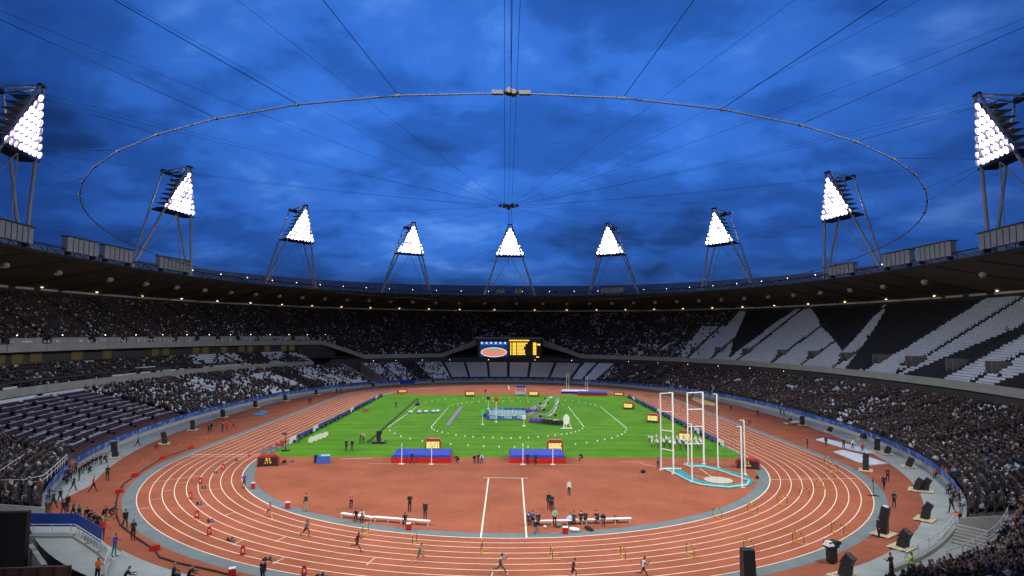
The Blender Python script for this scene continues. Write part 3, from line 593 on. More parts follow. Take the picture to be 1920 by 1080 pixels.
def tower(i):
    t=PI/2+2*PI*i/14; px,py=TPOS[i] if i in TPOS else [float(v) for v in se(t,90,105.5)]; nx,ny=math.cos(t)/88,math.sin(t)/104; l=math.hypot(nx,ny); ox,oy=nx/l,ny/l
    rz=math.atan2(oy,ox)-PI/2      # local +Y points outwards
    side='straight ahead at the far end' if i==0 else None
    names={1:'first left of the far middle one',2:'second left of the far middle one',3:'third left of the far middle one',4:'nearest on the left, cut by the edge',13:'first right of the far middle one',12:'second right of the far middle one',11:'third right of the far middle one',10:'nearest on the right, dark side showing',0:'above the scoreboard'}
    lab='floodlight mast with a lit triangle of lamps: '+names[i] if i in names else 'floodlight mast behind the viewpoint with a lit triangle of lamps'
    T=thing('floodlight_tower',lab,'floodlight tower',(px,py,0),rz,'floodlight towers on the roof edge')
    BX,BY=10.4,(4.2 if i not in (6,7,8) else 9.5)
    def ln(z): k=(z-TZ0)/(TZA-TZ0); return BX*(1-k)+0.55*k, BY*(1-k)-2.2*k
    for sx in (-1,1):
        x1,y1=ln(TZA); MB().tube((sx*BX,BY,TZ0),(sx*x1,y1,TZA),0.36,7,r2=0.26).build('leg',M_leg,T)
        MB().tube((sx*(BX-.2),BY+0.7,TZ0),(sx*1.5,4.6,TZA-1.3),0.34,7,r2=0.22).build('rear_leg',M_leg,T)
        xm,ym=ln(TZP); MB().tube((0,ym+0.3,TZP-0.3),(sx*(BX-1.5),BY+2,TZ0+0.3),0.11,5).build('brace',M_leg,T)
        MB().tube((sx*x1,y1,TZA-0.2),(sx*1.5,4.6,TZA-1.3),0.2,6).build('top_beam',M_leg,T)
    mb=MB(); xm,ym=ln(TZP); mb.box((0,ym+1.4,TZP-0.25),(2*xm+2.0,3.2,0.4)); mb.build('platform',M_dark,T)
    mb=MB()
    for k in range(8):   # shelves and ladders behind the lamps
        z=TZP+0.6+k*1.3; x_,y_=ln(z); mb.box((0,y_+2.2,z),(2*x_*0.9,3.2,0.10)); mb.tube((-x_,y_+0.6,z),(x_*0.9,y_+3.2,z+1.1),0.07,4); mb.tube((x_,y_+0.6,z),(-x_*0.9,y_+3.2,z+1.1),0.07,4)
    o=mb.build('service_frame',M_dark,T); o['kind']='stuff'
    MB().box((-0.0,-2.2,TZA),(1.8,0.6,0.4)).build('top_cap',M_dark,T); MB().box((0,4.8,TZA-1.1),(3.0,0.9,0.9)).build('pulley_block',M_dark,T)
    for row in range(8):
        z=TZP+0.75+row*1.30; x_,y_=ln(z); n=8-row
        for k in range(n):
            o=link('floodlight',HEADS[1 if rng.random()<0.16 else 0],T,((k-(n-1)/2)*1.36,y_-0.25,z)); o.rotation_euler=(R(22),0,0)
    # the light it throws on the field
    L=bpy.data.lights.new('tower_beam','SPOT'); L.energy=FLOOD_W*(1.1 if 4<i<10 else 1); L.spot_size=R(88 if 4<i<10 else 68); L.spot_blend=0.8; L.shadow_soft_size=0.55; L.color=(1.0,0.97,0.93)
    lo=bpy.data.objects.new('tower_beam',L); COL.objects.link(lo); lo.parent=T; x_,y_=ln(TZP+3.5)
    lo.location=(0,y_-0.9,TZP+3.5); loc=Vector((px,py,0))+Matrix.Rotation(rz,3,'Z')@Vector((0,y_-0.9,TZP+3.5))
    tgt=Vector((px*0.08,py*(0.50 if 4<i<10 else 0.36),0)); dr=Matrix.Rotation(-rz,3,'Z')@(tgt-loc); lo.rotation_euler=dr.to_track_quat('-Z','Y').to_euler()
    top=Vector((px,py,0))+Matrix.Rotation(rz,3,'Z')@Vector((0,3.0,TZA-1)); low=Vector((px,py,0))+Matrix.Rotation(rz,3,'Z')@Vector((0,0,TZP)); return top,low
TOP=[tower(i) for i in range(14)]
# ------------------------------------------------------------------ cable ring, its spokes, hub
RZ=31.0; ring=thing('cable_ring','thin pale steel ring of tubes hanging over the whole field','cable ring',(0,0,RZ))
NR=88
def rp(i): t=PI/2+2*PI*i/NR; return (61.3*math.cos(t),104.6*math.sin(t))
rv=[]
tt_=np.linspace(0,2*PI,9001); xx_,yy_=61.3*np.cos(tt_+PI/2*3),104.6*np.sin(tt_+PI/2*3); dd_=np.concatenate([[0],np.cumsum(np.hypot(np.diff(xx_),np.diff(yy_)))])
tn=np.interp(np.arange(NR)/NR*dd_[-1],dd_,tt_); 
def lift(x,y):      # the ring is not level: its near end hangs higher
    f=max(0.0,min(1.0,(-y-25)/75)); f=f*f*(3-2*f); k=1+6.0*f/12.5; return Vector((CAM[0]+(x-CAM[0])*k,CAM[1]+(y-CAM[1])*k,6.0*f))
rv=[lift(61.3*math.cos(t+PI*1.5)-0.35,104.25*math.sin(t+PI*1.5)+0.4) for t in tn]
clamp=MB().box((0,0,0),(0.36,0.2,0.2)).box((0,0.14,0.08),(0.14,0.3,0.1)).mesh('clamp',M_ring)
for i in range(NR):
    a,b=rv[i],rv[(i+1)%NR]; MB().tube(a,b,0.066,10).build('ring_tube',M_ring,ring)
    o=link('clamp',clamp,ring,a); o.rotation_euler=(0,0,math.atan2(a.y,a.x)+PI/2)
cl_n=[0]
def cable(p,q,lab,r=0.028,sag=0.0):
    p,q=Vector(p),Vector(q); n=8 if sag else 1; pts=[p.lerp(q,k/n)-Vector((0,0,sag*4*(k/n)*(1-k/n))) for k in range(n+1)]
    mb=MB().path(pts,r,5); return tag(mb.build('steel_cable',M_cable),lab,'cable','steel cables strung over the field')
HUB=Vector((0.3,0.5,47.4))
hub=thing('cable_hub','dark cable hub with pulleys hanging in the sky above the middle of the field','cable hub',HUB)
MB().box((0,0,0),(2.4,0.8,0.5)).box((0,0,-0.5),(0.9,1.8,0.4)).build('frame',M_dark,hub)
for k in range(6): a=k*PI/3; MB().tube((1.9*math.cos(a),1.0*math.sin(a),-0.25),(1.9*math.cos(a),1.0*math.sin(a),0.3),0.38,8).build('pulley',M_dark,hub)
MB().path([(0,0,-0.5),(0.2,0,-6),(0.0,0,-14)],0.05,5).path([(0.6,0,-0.5),(0.9,0,-5)],0.05,5).build('hanging_line',M_cable,hub)
def ordn(k): return ('first','second','third','fourth','fifth','sixth','seventh')[k]
for i in range(14):
    top=TOP[i][0]; s='left' if 0<i<7 else 'right'; k=i if i<=7 else 14-i
    lab='thin cable from the hub to the '+('tower above the scoreboard' if i==0 else 'mast behind the viewpoint' if i==7 else '%s mast on the %s from far middle'%(ordn(k-1),s))
    cable(HUB,top,lab,0.022,sag=0.8)
    if i in (4,5,6,8,9,10): cable(HUB+Vector((0,0,-0.4)),TOP[i][1],lab.replace('thin cable','fainter lower cable'),0.017,sag=0.6)
def node_near(px,py):
    return min(range(NR),key=lambda i:math.hypot(*[a-b for a,b in zip(PX((rv[i].x,rv[i].y,rv[i].z+RZ)),(px,py))]))
spk=[((735,177),6,1),((543,194),6,1),((393,223),5,0),((277,262),4,0),((200,299),4,1),((1157,180),8,0),((1347,201),8,1),((1495,232),9,0),((1613,271),10,0),((1690,312),10,1),((1733,349),10,1),((1742,382),10,1),((157,337),4,1)]
for k,((a,b),ti,w) in enumerate(spk):
    i=node_near(a,b); s='left' if ti<7 else 'right'; q=TOP[ti][w]
    if k==0: q=G(-100,-893,58)
    if k==5: q=G(1950,-893,58)
    if k==6: q=G(2419,-499,54)
    near={(735,177):'first ring joint left of the ring pulley',(543,194):'second ring joint left of the ring pulley',(393,223):'third ring joint left of the ring pulley',(277,262):'fourth ring joint left of the ring pulley',(200,299):'fifth ring joint left of the ring pulley',(157,337):'sixth ring joint left of the ring pulley',(1157,180):'first ring joint right of the ring pulley',(1347,201):'second ring joint right of the ring pulley',(1495,232):'third ring joint right of the ring pulley',(1613,271):'fourth ring joint right of the ring pulley',(1690,312):'fifth ring joint right of the ring pulley',(1733,349):'sixth ring joint right of the ring pulley',(1742,382):'seventh ring joint right of the ring pulley'}[(a,b)]
    cable(rv[i]+Vector((0,0,RZ+0.1)),q,'spoke cable running outwards from the '+near,0.03)
C0=Vector((rv[0].x,rv[0].y,RZ+rv[0].z))
pl=thing('ring_pulley','dark pulley carriage on the nearest point of the cable ring, in the top middle','pulley',C0)
MB().ball((0,0,0.05),0.42,n=10,k=6,sq=(1.5,0.7,0.7)).build('housing',M_dark,pl)
for sx in (-1,1): MB().box((sx*1.05,0,0.03),(0.9,0.34,0.30)).build('sleeve',M_truss,pl)
MB().tube((-0.15,-0.4,0.1),(-0.15,0.4,0.1),0.22,10).tube((0.2,-0.4,0.0),(0.2,0.4,0.0),0.2,10).build('wheel',M_truss,pl)
for k,(dx,lab) in enumerate(((-0.75,'left of the three cables rising over the ring pulley to the top edge'),(0.62,'right of the three cables rising over the ring pulley to the top edge'))):
    cable(HUB+Vector((dx*1.2,0,0)),Vector((dx*1.25,-124,58.5)),lab,0.03)
cable(C0+Vector((0,0,0.2)),Vector((-0.72,-124,53)),'middle of the three cables, ending at the ring pulley',0.028)
# ------------------------------------------------------------------ roof lamps and hanging loudspeakers
M_warm=mat('warm_lamp',(1,0.9,0.7),0.4,emit=(1.0,0.68,0.34),es=8); M_cool=mat('cool_lamp',(1,1,1),0.4,emit=(1.0,0.93,0.85),es=5)
dl_m=MB().box((0,0,0),(0.5,0.2,0.10)).mesh('downlight',M_warm); rl_m=MB().ball((0,0,0),0.12,n=8,k=4).mesh('rim_lamp',M_cool)
for i in range(56):
    th=np.radians(-160+i*6.43+2) if False else R(i*6.43+1.5); x,y=se(th,116.6,143.1)
    link('downlight',dl_m,roof,(x,y,29.15),math.atan2(y,x)+PI/2)
for i in range(60):
    th=R(i*6.0+3); x,y=se(th,91.0,112.7); link('rim_lamp',rl_m,roof,(x,y,35.6))
M_horn=mat('speaker_cover',(0.42,0.43,0.40),0.7,var=0.2,scale=3)
for i in range(66):
    a=i*5.45+1; 
    if a>208 and a<332: continue
    th=R(a); x,y=se(th,97.5,121.0); z=31.0; sd='left' if x<0 else 'right'
    T=thing('hanging_loudspeaker','x','loudspeaker',(x,y,z),math.atan2(y,x)+rng.uniform(-.3,.3),'covered loudspeakers hanging under the %s half of the roof'%sd)
    if i==0:
        m1=MB().ball((0,0,0),0.62,n=8,k=6,sq=(1.0,1.3,0.9)).box((0.35,0.2,-0.35),(0.7,0.9,0.5)).mesh('cover',M_horn); m2=MB().tube((0,0,0.4),(0,0,2.0),0.06,5).mesh('hanger',M_truss)
    link('cover',m1,T); link('hanger',m2,T)
HS=sorted([o for o in bpy.data.objects if o.name.startswith('hanging_loudspeaker')],key=lambda o:PX(o.location)[0])
for k,o in enumerate(HS):
    n_h=len(HS); w=k if k<n_h/2 else n_h-1-k; WN=('first','second','third','fourth','fifth','sixth','seventh','eighth','ninth','tenth','eleventh','twelfth','thirteenth','fourteenth','fifteenth','sixteenth','seventeenth','eighteenth','nineteenth','twentieth','twenty first','twenty second','twenty third','twenty fourth')
    o['label']='pale covered loudspeaker under the dark roof, %s from the %s edge of the photo'%(WN[w],'left' if k<n_h/2 else 'right'); o['group']='covered loudspeakers hanging under the roof'
# white cabins on the roof edge
M_cab=mat('cabin_panel',(0.40,0.42,0.44),0.6,var=0.12,scale=0.7); M_cabr=mat('cabin_roof',(0.06,0.065,0.07),0.6)
CAB=[((-12,436),(64,455),'leftmost white cabin on the roof edge, cut by the photo edge'),((128,472),(186,483),'second white cabin from the left on the roof edge'),((198,484),(250,494),'third white cabin from the left on the roof edge'),((301,501),(358,508),'fourth white cabin from the left, beside the leg of a mast'),((1552,515),(1598,508),'low white cabin on the right roof edge beside a mast leg'),((1654,504),(1704,496),'white cabin on the right roof edge, third from the right'),((1716,494),(1781,481),'white cabin on the right roof edge, second from the right'),((1834,474),(1918,458),'rightmost white cabin on the roof edge, cut by the photo edge'),((932,553),(946,553),'small white cabin left of the far middle mast'),((965,553),(979,553),'small white cabin right of the far middle mast'),((1127,551),(1169,550),'long low white cabin on the far roof edge right of the middle')]
for k,(a,b,lab) in enumerate(CAB):
    def onrim(q):   # the point of the rim under that direction
        lo,hi=33.0,36.2; best=None
        for h in np.linspace(33.2,38.5,107):
            g=G(*q,h); v=abs(g.x/90.6)**NS+abs(g.y/112.2)**NS-1
            if best is None or abs(v)<best[0]: best=(abs(v),g)
        return best[1]
    p,q=onrim(a),onrim(b); zb=34.2; c=(p+q)/2; d=q-p; d.z=0; L_=d.length; d.normalize(); n=Vector((-d.y,d.x,0)); 
    if n.dot(Vector((c.x,c.y,0)))<0: n=-n
    H=2.0 if k>=8 else (2.4 if k==4 else 3.0); T=thing('roof_cabin',lab,'cabin',(c.x,c.y,zb),math.atan2(d.y,d.x),'white cabins on the roof edge')
    s_=1 if Vector((-d.y,d.x,0)).dot(n)>0 else -1
    MB().box((0,s_*0.8,H/2+0.6),(L_,1.2,H)).build('shell',M_cab,T)
    MB().box((0,s_*0.7,H+0.72),(L_+0.5,1.9,0.18)).build('cabin_roof',M_cabr,T)
    for j in range(1,int(L_/1.5)): MB().box((-L_/2+j*L_/int(L_/1.5),s_*0.17,H/2+0.6),(0.12,0.1,H*0.96)).build('panel_joint',M_cabr,T)
    for sx in (-1,1): MB().box((sx*L_*0.4,s_*0.8,0.25),(0.3,1.2,0.8)).build('support',M_truss,T)
# ------------------------------------------------------------------ scoreboard
A0=G(897,655,12.0); sb=thing('scoreboard','twin screen scoreboard in the far stand, colour picture left, amber results right','scoreboard',(0,113.2,0))
def sx_(px): p=CAM[1]; return CAM[0]+(px-946.5-(-0.0))*(113.2-CAM[1])/FPX
def sp(px,py):       # place on the board's front plane
    d=(px-960)/FPX*CR-(py-540)/FPX*CU+CF; t=(113.0-CAM[1])/d[1]; q=CAM+t*d; return q[0],q[2]
x0,z1=sp(896,634); x1,z0=sp(1015,675); cx=(x0+x1)/2
MB().box((cx,0.8,(z0+z1)/2),(x1-x0,1.4,z1-z0)).build('housing',M_dark,sb)
MB().box((cx,0.1,z1+0.1),(x1-x0+0.4,0.5,0.5)).build('top_frame',M_conc,sb)
def em(n,c,s): return mat(n,c,0.5,emit=c,es=s)
def rect(mb,a,b,c,d,y,mi=0):
    (xa,za),(xb,zb)=sp(a,b),sp(c,d); mb.add([(xa,y,za),(xb,y,za),(xb,y,zb),(xa,y,zb)],[(0,3,2,1)] if zb>za else [(0,1,2,3)],mi)
scr=[em('screen_sky',(0.02,0.14,0.62),0.8),em('screen_deep',(0.01,0.03,0.12),0.8),em('screen_track',(0.75,0.26,0.19),0.9),em('screen_green',(0.35,0.42,0.20),0.8),em('screen_light',(0.8,0.9,1.0),1.0)]
mb=MB(); rect(mb,900,641,952,669,-0.02,1); rect(mb,901,641,951,647,-0.04,0)
for k in range(6): rect(mb,902+k*8.7,641.5,905+k*8.7,644.5,-0.06,4)
def ell(cx_,cy_,rx,ry,y,mi,lo=0,hi=360,n=28):
    P=[sp(cx_+rx*math.cos(R(lo+(hi-lo)*i/n)),cy_+ry*math.sin(R(lo+(hi-lo)*i/n))) for i in range(n)]; mb.add([(x,y,z) for x,z in P],[tuple(range(n))],mi)
ell(926,660.5,24.5,9,-0.05,4); ell(926,660.5,23.3,8.0,-0.06,2); ell(926,655.5,11.5,2.6,-0.07,3)
mb.build('picture_screen',scr,sb)
amb=em('amber_text',(1.0,0.60,0.06),1.6); mb=MB()
x=955.0
while x<992: w=rng.uniform(1.0,2.6); rect(mb,x,637.3,x+w,639.6,-0.04); x+=w+0.6
for r in range(9):
    y=642.6+r*2.62; h=1.75
    for c0,c1 in ((956.6,958.9),(961.0,967.8)): rect(mb,c0,y,c1,y+h,-0.04)
    x=969.5; e=rng.uniform(978,989)
    while x<e: w=rng.uniform(1.2,3.2); rect(mb,x,y,min(x+w,e),y+h,-0.04); x+=w+0.45
    rect(mb,999.4,y,1005.6,y+h,-0.04)
rect(mb,1007.5,644.6,1013,647.6,-0.04); rect(mb,1005.5,668.5,1010.5,670.8,-0.04)
mb.build('result_text',amb,sb)['kind']='stuff'
# ------------------------------------------------------------------ things on the field
def text_mesh(s,h,m,depth=0.02):
    c=bpy.data.curves.new('t','FONT'); c.body=s; c.size=h*1.4; c.extrude=depth; c.align_x='CENTER'; c.align_y='CENTER'; c.resolution_u=2
    o=bpy.data.objects.new('t',c); COL.objects.link(o); me=bpy.data.meshes.new_from_object(o.evaluated_get(bpy.context.evaluated_depsgraph_get())); bpy.data.objects.remove(o); bpy.data.curves.remove(c)
    me.materials.clear(); me.materials.append(m); return me
ORD=('first','second','third','fourth','fifth','sixth','seventh','eighth','ninth','tenth','eleventh','twelfth','thirteenth','fourteenth','fifteenth','sixteenth','seventeenth','eighteenth','nineteenth','twentieth')
# high jump mats and uprights
def padmat(a,b,depth,h,lab,group,top=M_blue,base=M_red,z0=0.03):
    p,q=G(*a),G(*b); c=(p+q)/2; d=q-p; L_=d.length; rz=math.atan2(d.y,d.x); T=thing('landing_mat',lab,'mat',(c.x,c.y,z0),rz,group)
    MB().box((0,depth/2,h*0.34),(L_,depth,h*0.68)).build('base_block',base,T)
    mb=MB(); mb.box((0,depth/2,h*0.74),(L_-0.1,depth-0.1,h*0.10)); mb.box((0,depth/2,h*0.88),(L_-0.1,depth-0.1,h*0.24),taper=0.95); mb.build('top_pad',top,T); return T
padmat((733,868.5),(844,868.5),5.0,1.1,'blue topped red high jump mat on the left, two uprights before it','high jump mats by the grass')
padmat((955,869),(1061,869),5.0,1.1,'blue topped red high jump mat nearer the middle, officials standing before it','high jump mats by the grass')
def upright(px,py,h,lab,group):
    p=G(px,py); T=thing('jump_upright',lab,'upright',p,0,group); MB().tube((0,0,0.05),(0,0,h),0.055,6).build('post',M_white,T); MB().box((0,0,0.04),(0.7,0.5,0.08)).build('foot',M_white,T); MB().box((0.08,-0.02,h*0.8),(0.16,0.1,0.08)).build('bracket',M_dark,T)
for px,py,l in ((753,870.5,'left upright of the left high jump mat'),(809,871,'right upright of the left high jump mat'),(980.5,871.5,'left upright of the high jump mat near the middle'),(1036.5,871.5,'right upright of the high jump mat near the middle')): upright(px,py,2.95,'white '+l,'white high jump uprights')
padmat((1052,738),(1104,739),4.0,0.9,'far landing mat with white top and blue and red sides','far vault mats',top=M_white,base=M_blue)
padmat((1083,741.5),(1139,742.5),5.0,0.9,'far landing mat with blue top and red sides','far vault mats',top=M_blue,base=M_red)
for px,py,l in ((1062.5,737,'far left vault upright, first of its pair'),(1066.5,737,'far left vault upright, second of its pair'),(1098,740,'far right vault upright, first of its pair'),(1102,740,'far right vault upright, second of its pair')): upright(px,py,6.2 if px<1080 else 5.6,'tall white '+l,'white vault uprights at the far end')
# red result boards
M_led=mat('led_yellow',(0.9,0.75,0.25),0.5,emit=(1.0,0.80,0.20),es=0.42); M_ledo=mat('led_orange',(0.9,0.45,0.12),0.5,emit=(1.0,0.42,0.08),es=0.8); M_redd=mat('board_red',(0.36,0.035,0.02),0.5,var=0.12,scale=2)
def board(px,py,w,h,face,lab,txt=None,led=M_led,group='red result boards on the infield'):
    p=G(px,py); T=thing('result_board',lab,'scoreboard',(p.x,p.y,0.03),R(face)+PI/2,group)     # local -Y is the front
    prof=[(-w/2,0),(w/2,0),(w/2,h*0.78),(w*0.36,h),(-w*0.36,h),(-w/2,h*0.78)]
    mb=MB(); D=w*0.36; n=len(prof); mb.add([(x,-D/2,z) for x,z in prof]+[(x,D/2,z) for x,z in prof],[tuple(range(n)),tuple(range(2*n-1,n-1,-1))]+[(i,n+i,n+(i+1)%n,(i+1)%n) for i in range(n)]); mb.build('cabinet',M_redd,T)
    MB().box((0,-D/2-0.02,h*0.10),(w*0.9,0.05,h*0.18)).build('base_panel',M_dark,T)
    MB().box((0,-D/2-0.025,h*0.50),(w*0.84,0.04,h*0.55)).build('display',M_dark,T)
    if txt:
        for k,s in enumerate(txt): o=link('digits',text_mesh(s,h*(0.26 if k==0 else 0.17),led),T,(0,-D/2-0.07,h*(0.60-k*0.27))); o.rotation_euler=(PI/2,0,0)
    else:
        mb=MB(); r=random.Random(int(px))
        for k in range(4):
            x=-w*0.40
            while x<w*0.34: ww=min(r.uniform(0.08,0.26)*w,w*0.40-x); mb.box((x+ww/2,-D/2-0.06,h*(0.70-k*0.135)),(ww,0.03,h*0.115)); x+=ww+w*0.025
        mb.build('display_text',led,T)['kind']='stuff'
    for sx in (-1,1): MB().box((sx*w*0.4,0,0.02),(w*0.08,D*1.5,0.05)).build('foot',M_dark,T)
board(812,845,2.5,1.9,-88,'red result board with yellow display behind the left high jump mat')
board(1040.5,849,2.5,2.0,-92,'red result board with yellow display behind the high jump mat near the middle')
board(503,873,2.9,1.5,-75,'red board with glowing digits beside the first bend on the left',txt=('8.5','2 3 10'),led=M_ledo)
board(1402,878,3.2,1.4,-110,'red board with glowing digits behind the right posts of the throwing cage',txt=('11','26 08'),led=M_ledo)
board(881,743,3.0,1.7,-80,'far red and yellow board left of the stage on the grass edge')
board(1001,743,3.0,1.7,-100,'far red and yellow board right behind the stage on the grass edge')
board(754,737,2.8,1.2,-70,'far red board with orange display at the left grass corner',led=M_ledo)
board(1161,742,2.8,1.1,-110,'far red board with orange display at the right grass corner',led=M_ledo)
board(1179,767,2.6,1.7,-120,'red and yellow board on the right grass edge, farther of two')
board(1225,792,2.6,1.8,-120,'red and yellow board on the right grass edge, nearer of two')
board(1285,830,2.2,2.0,-120,'red board standing behind the group in white shirts')
# throwing cage
cage=thing('throwing_cage','tall white posts and gates of the throwing cage on a teal base','throwing cage',(0,0,0))
M_teal=mat('teal_base',(0.02,0.30,0.31),0.6,var=0.12,scale=1.2); M_pipe=mat('pale_pipe',(0.62,0.80,0.80),0.5)
outer=[(1242.7,877.5),(1262,889),(1280,898),(1296,906),(1333,914),(1367,916.5),(1396,914.5),(1408,909.5),(1414,902.5),(1396,891.5),(1346,878),(1314.6,871.7),(1289,869.5)]
inner=[(1290,874.5),(1308,877),(1335,881),(1373,889),(1399,897),(1401,903),(1392,908),(1367,910),(1340,909),(1317,903.5),(1300,896.7),(1283,886),(1266,877)]
def gp(L,z=0.0): return [(G(a,b,z).x,G(a,b,z).y) for a,b in L]
mb=MB(); O=gp(outer); I=list(reversed(gp(inner))); n=len(O); zt=0.14
mb.add([(x,y,0.03) for x,y in O]+[(x,y,0.03) for x,y in I]+[(x,y,zt) for x,y in O]+[(x,y,zt) for x,y in I],
 [(2*n+i,2*n+i+1,3*n+i+1,3*n+i) for i in range(n-1)]+[(i,i+1,2*n+i+1,2*n+i) for i in range(n-1)]+[(n+i+1,n+i,3*n+i,3*n+i+1) for i in range(n-1)]+[(0,2*n,3*n,n),(n-1,2*n-1,4*n-1,3*n-1)])
mb.build('base_strip',M_teal,cage)
pipe=[(1249,880),(1266.7,887),(1283,896),(1298,903.5),(1316.7,908.5),(1366.7,913),(1401,908.5),(1404.5,900.5),(1375,890),(1343.7,880),(1320.8,874),(1298,874)]
MB().path([G(a,b,0.22) for a,b in pipe],0.075,6).build('base_pipe',M_pipe,cage)
def hgt(base,top): p=G(*base); d=np.array([p.x,p.y])-CAM[:2]; z=math.hypot(*d); u,v=PX((p.x,p.y,0)); lo,hi=0.5,20; 
posts={}
for k,(b,top,r) in enumerate((((1240,882),737,.12),((1263,889),736,.14),((1290.6,869.6),736,.12),((1320,870.6),735,.17),((1346.5,878),739,.12),((1298,905),795,.11),((1391.7,914),800,.12),((1397,890.4),788,.12))):
    p=G(*b); h=4.0
    for _ in range(40): h+= (PX((p.x,p.y,h))[1]-top)*0.06
    posts[k]=(p,h); MB().tube((p.x,p.y,0.03),(p.x,p.y,h),r*.8,8).build('post',M_white,cage); MB().box((p.x,p.y,0.08),(0.5,0.5,0.1)).build('foot',M_white,cage)
    if k not in (0,2): MB().tube((p.x,p.y,h),(p.x-0.55,p.y,h+0.02),0.05,5).build('arm',M_white,cage)
def bar(a,b,fr): 
    (p,h),(q,g)=posts[a],posts[b]; MB().tube((p.x,p.y,h*fr-0.03),(q.x,q.y,g*fr-0.03),0.075,6).build('crossbar',M_white,cage)
for fr in (0.998,0.765,0.525,0.285): bar(0,1,fr); bar(2,3,fr)
for a,b in ((1238,878.5),(1278,878.5)),((1283,870),(1300,876)): MB().tube(G(*a,0.35),G(*b,0.35),0.09,6).build('gate_arm',M_white,cage)
M_net=mat('net_cord',(0.05,0.06,0.06),0.8)
mb=MB()
for a,b in ((1,5),(5,6),(6,7),(7,4),(4,3)):
    (p,h),(q,g)=posts[a],posts[b]; hh=min(h,g)
    for k in range(1,6): f=k/6; mb.tube((p.x+(q.x-p.x)*f,p.y+(q.y-p.y)*f,0.2),(p.x+(q.x-p.x)*f,p.y+(q.y-p.y)*f,hh*0.97),0.012,3)
    for k in range(1,6): mb.tube((p.x,p.y,hh*k/6),(q.x,q.y,hh*k/6),0.012,3)
mb.build('net',M_net,cage)['kind']='stuff'
c=G(1347,900.3); tag(MB().add([(c.x+1.75*math.cos(2*PI*i/28),c.y+1.75*math.sin(2*PI*i/28),0.034) for i in range(28)],[tuple(range(28))]).build('throwing_circle',mat('circle_concrete',(0.55,0.53,0.45),0.8,var=0.08,scale=2)),kind='structure')
gl((1337,896),(1310,877),0.09); gl((1336,900),(1302,891),0.07); gl((1358,899),(1371,899),0.06)
# advertising boards along the straights, panel by panel
M_adw=mat('board_white',(0.60,0.66,0.72),0.5,var=0.1,scale=2)
def adtext():
    m=mat('board_print',(0.02,0.06,0.24),0.45); t=m.node_tree; b=t.nodes['Principled BSDF']; L=t.links.new
    tc=nd(t,'ShaderNodeTexCoord'); mp=nd(t,'ShaderNodeMapping'); mp.inputs['Scale'].default_value=(1.6,2.6,2.6); L(tc.outputs['Object'],mp.inputs[0]); n=nd(t,'ShaderNodeTexVoronoi',feature='F1'); n.inputs['Scale'].default_value=1.0; L(mp.outputs[0],n.inputs['Vector'])
    L(ramp(t,n.outputs['Distance'],[(0.0,(0.6,0.66,0.75)),(0.20,(0.6,0.66,0.75)),(0.25,(0.016,0.05,0.20)),(1,(0.016,0.05,0.20))],'LINEAR'),b.inputs['Base Color']); return m
M_ad=adtext()
def boards(x,y0,y1,lab):
    T=thing('advertising_boards',lab,'advertising boards',(x,0,0)); n=int((y1-y0)/3.0); st=(y1-y0)/n
    for k in range(n):
        y=y0+(k+.5)*st; xx=0.0 if abs(y)<HL-1 else 0; m=M_adw if k in (0,) or k%9==4 else (M_navy if k%3==0 else M_ad)
        MB().box((xx,y,0.48),(0.10,st-0.08,0.92)).build('panel',m,T); 
        MB().box((xx-0.25*math.copysign(1,x),y,0.25),(0.45,0.06,0.44)).build('stay',M_dark,T)
boards(-35.75,G(537,833).y,G(729,743).y,'row of navy and white advertising boards along the left edge of the grass')
boards(35.75,G(1366,838).y,G(1186,745).y,'row of navy and white advertising boards along the right edge of the grass')
# far signs by the far left corner of the track
for k in range(9):
    p,q=G(694+k*9.3,722.8-k*0.35),G(694+(k+.94)*9.3,722.8-(k+.94)*0.35); c=(p+q)/2; d=q-p; tag(MB().box((0,0,0.75),(d.length,0.1,1.35)).build('sign_board',M_adw if k in (2,4,5) else M_blue,None,(c.x,c.y,0.01),math.atan2(d.y,d.x)),'%s sign board from the left in the far left corner of the track'%ORD[k],'sign board','sign boards in the far left corner')
# stage with boards
p0,p1,p2,p3=G(905,786),G(986,785),G(985,771),G(917,770)
stage=thing('stage','low teal stage with blue boards reading VISA in the middle of the grass','stage',(0,0,0))
mb=MB(); zz=0.5; mb.prism([(p0.x+1,p0.y+.3),(p1.x,p1.y+.3),(p2.x,p2.y-.3),(p3.x,p3.y-.3)],0.03,zz); mb.build('deck',mat('stage_teal',(0.03,0.20,0.19),0.6,var=0.2,scale=1),stage)
M_vb=mat('board_blue',(0.02,0.10,0.33),0.5); vt=text_mesh('VISA',0.62,M_white)
def vboard(a,b,par,txt=True):
    p,q=G(*a),G(*b); c=(p+q)/2; d=q-p; o=MB().box((0,0,0.48),(d.length,0.12,0.95)).build('board',M_vb,par,(c.x,c.y,0.03),math.atan2(d.y,d.x))
    if txt: t=link('lettering',vt,o,(0,-0.085,0.5)); t.rotation_euler=(PI/2,0,0)
for a,b in (((912,787.5),(939,787.5)),((943,787.5),(962,787.3)),((966,787.3),(986,787))): vboard(a,b,stage)
for a,b,t in (((920,772.5),(941,772.5),1),((944,772.5),(962,772.5),0),((964,772.5),(983,772.5),0)): vboard(a,b,stage,t)
MB().box((0,0,0.5),(0.1,3.5,0.9)).build('end_board',M_ad,stage,(G(911,782).x,G(911,782).y,0.03),R(-20))
for k in range(14):
    p=G(932+k*3.6,779.0); 
    if k%2==0: MB().tube((p.x,p.y,zz),(p.x,p.y,zz+0.9),0.04,5).build('rail_post',M_steel,stage)
MB().tube(G(932,779.0,zz+0.9),G(979,779.0,zz+0.9),0.04,5).build('rail',M_steel,stage)
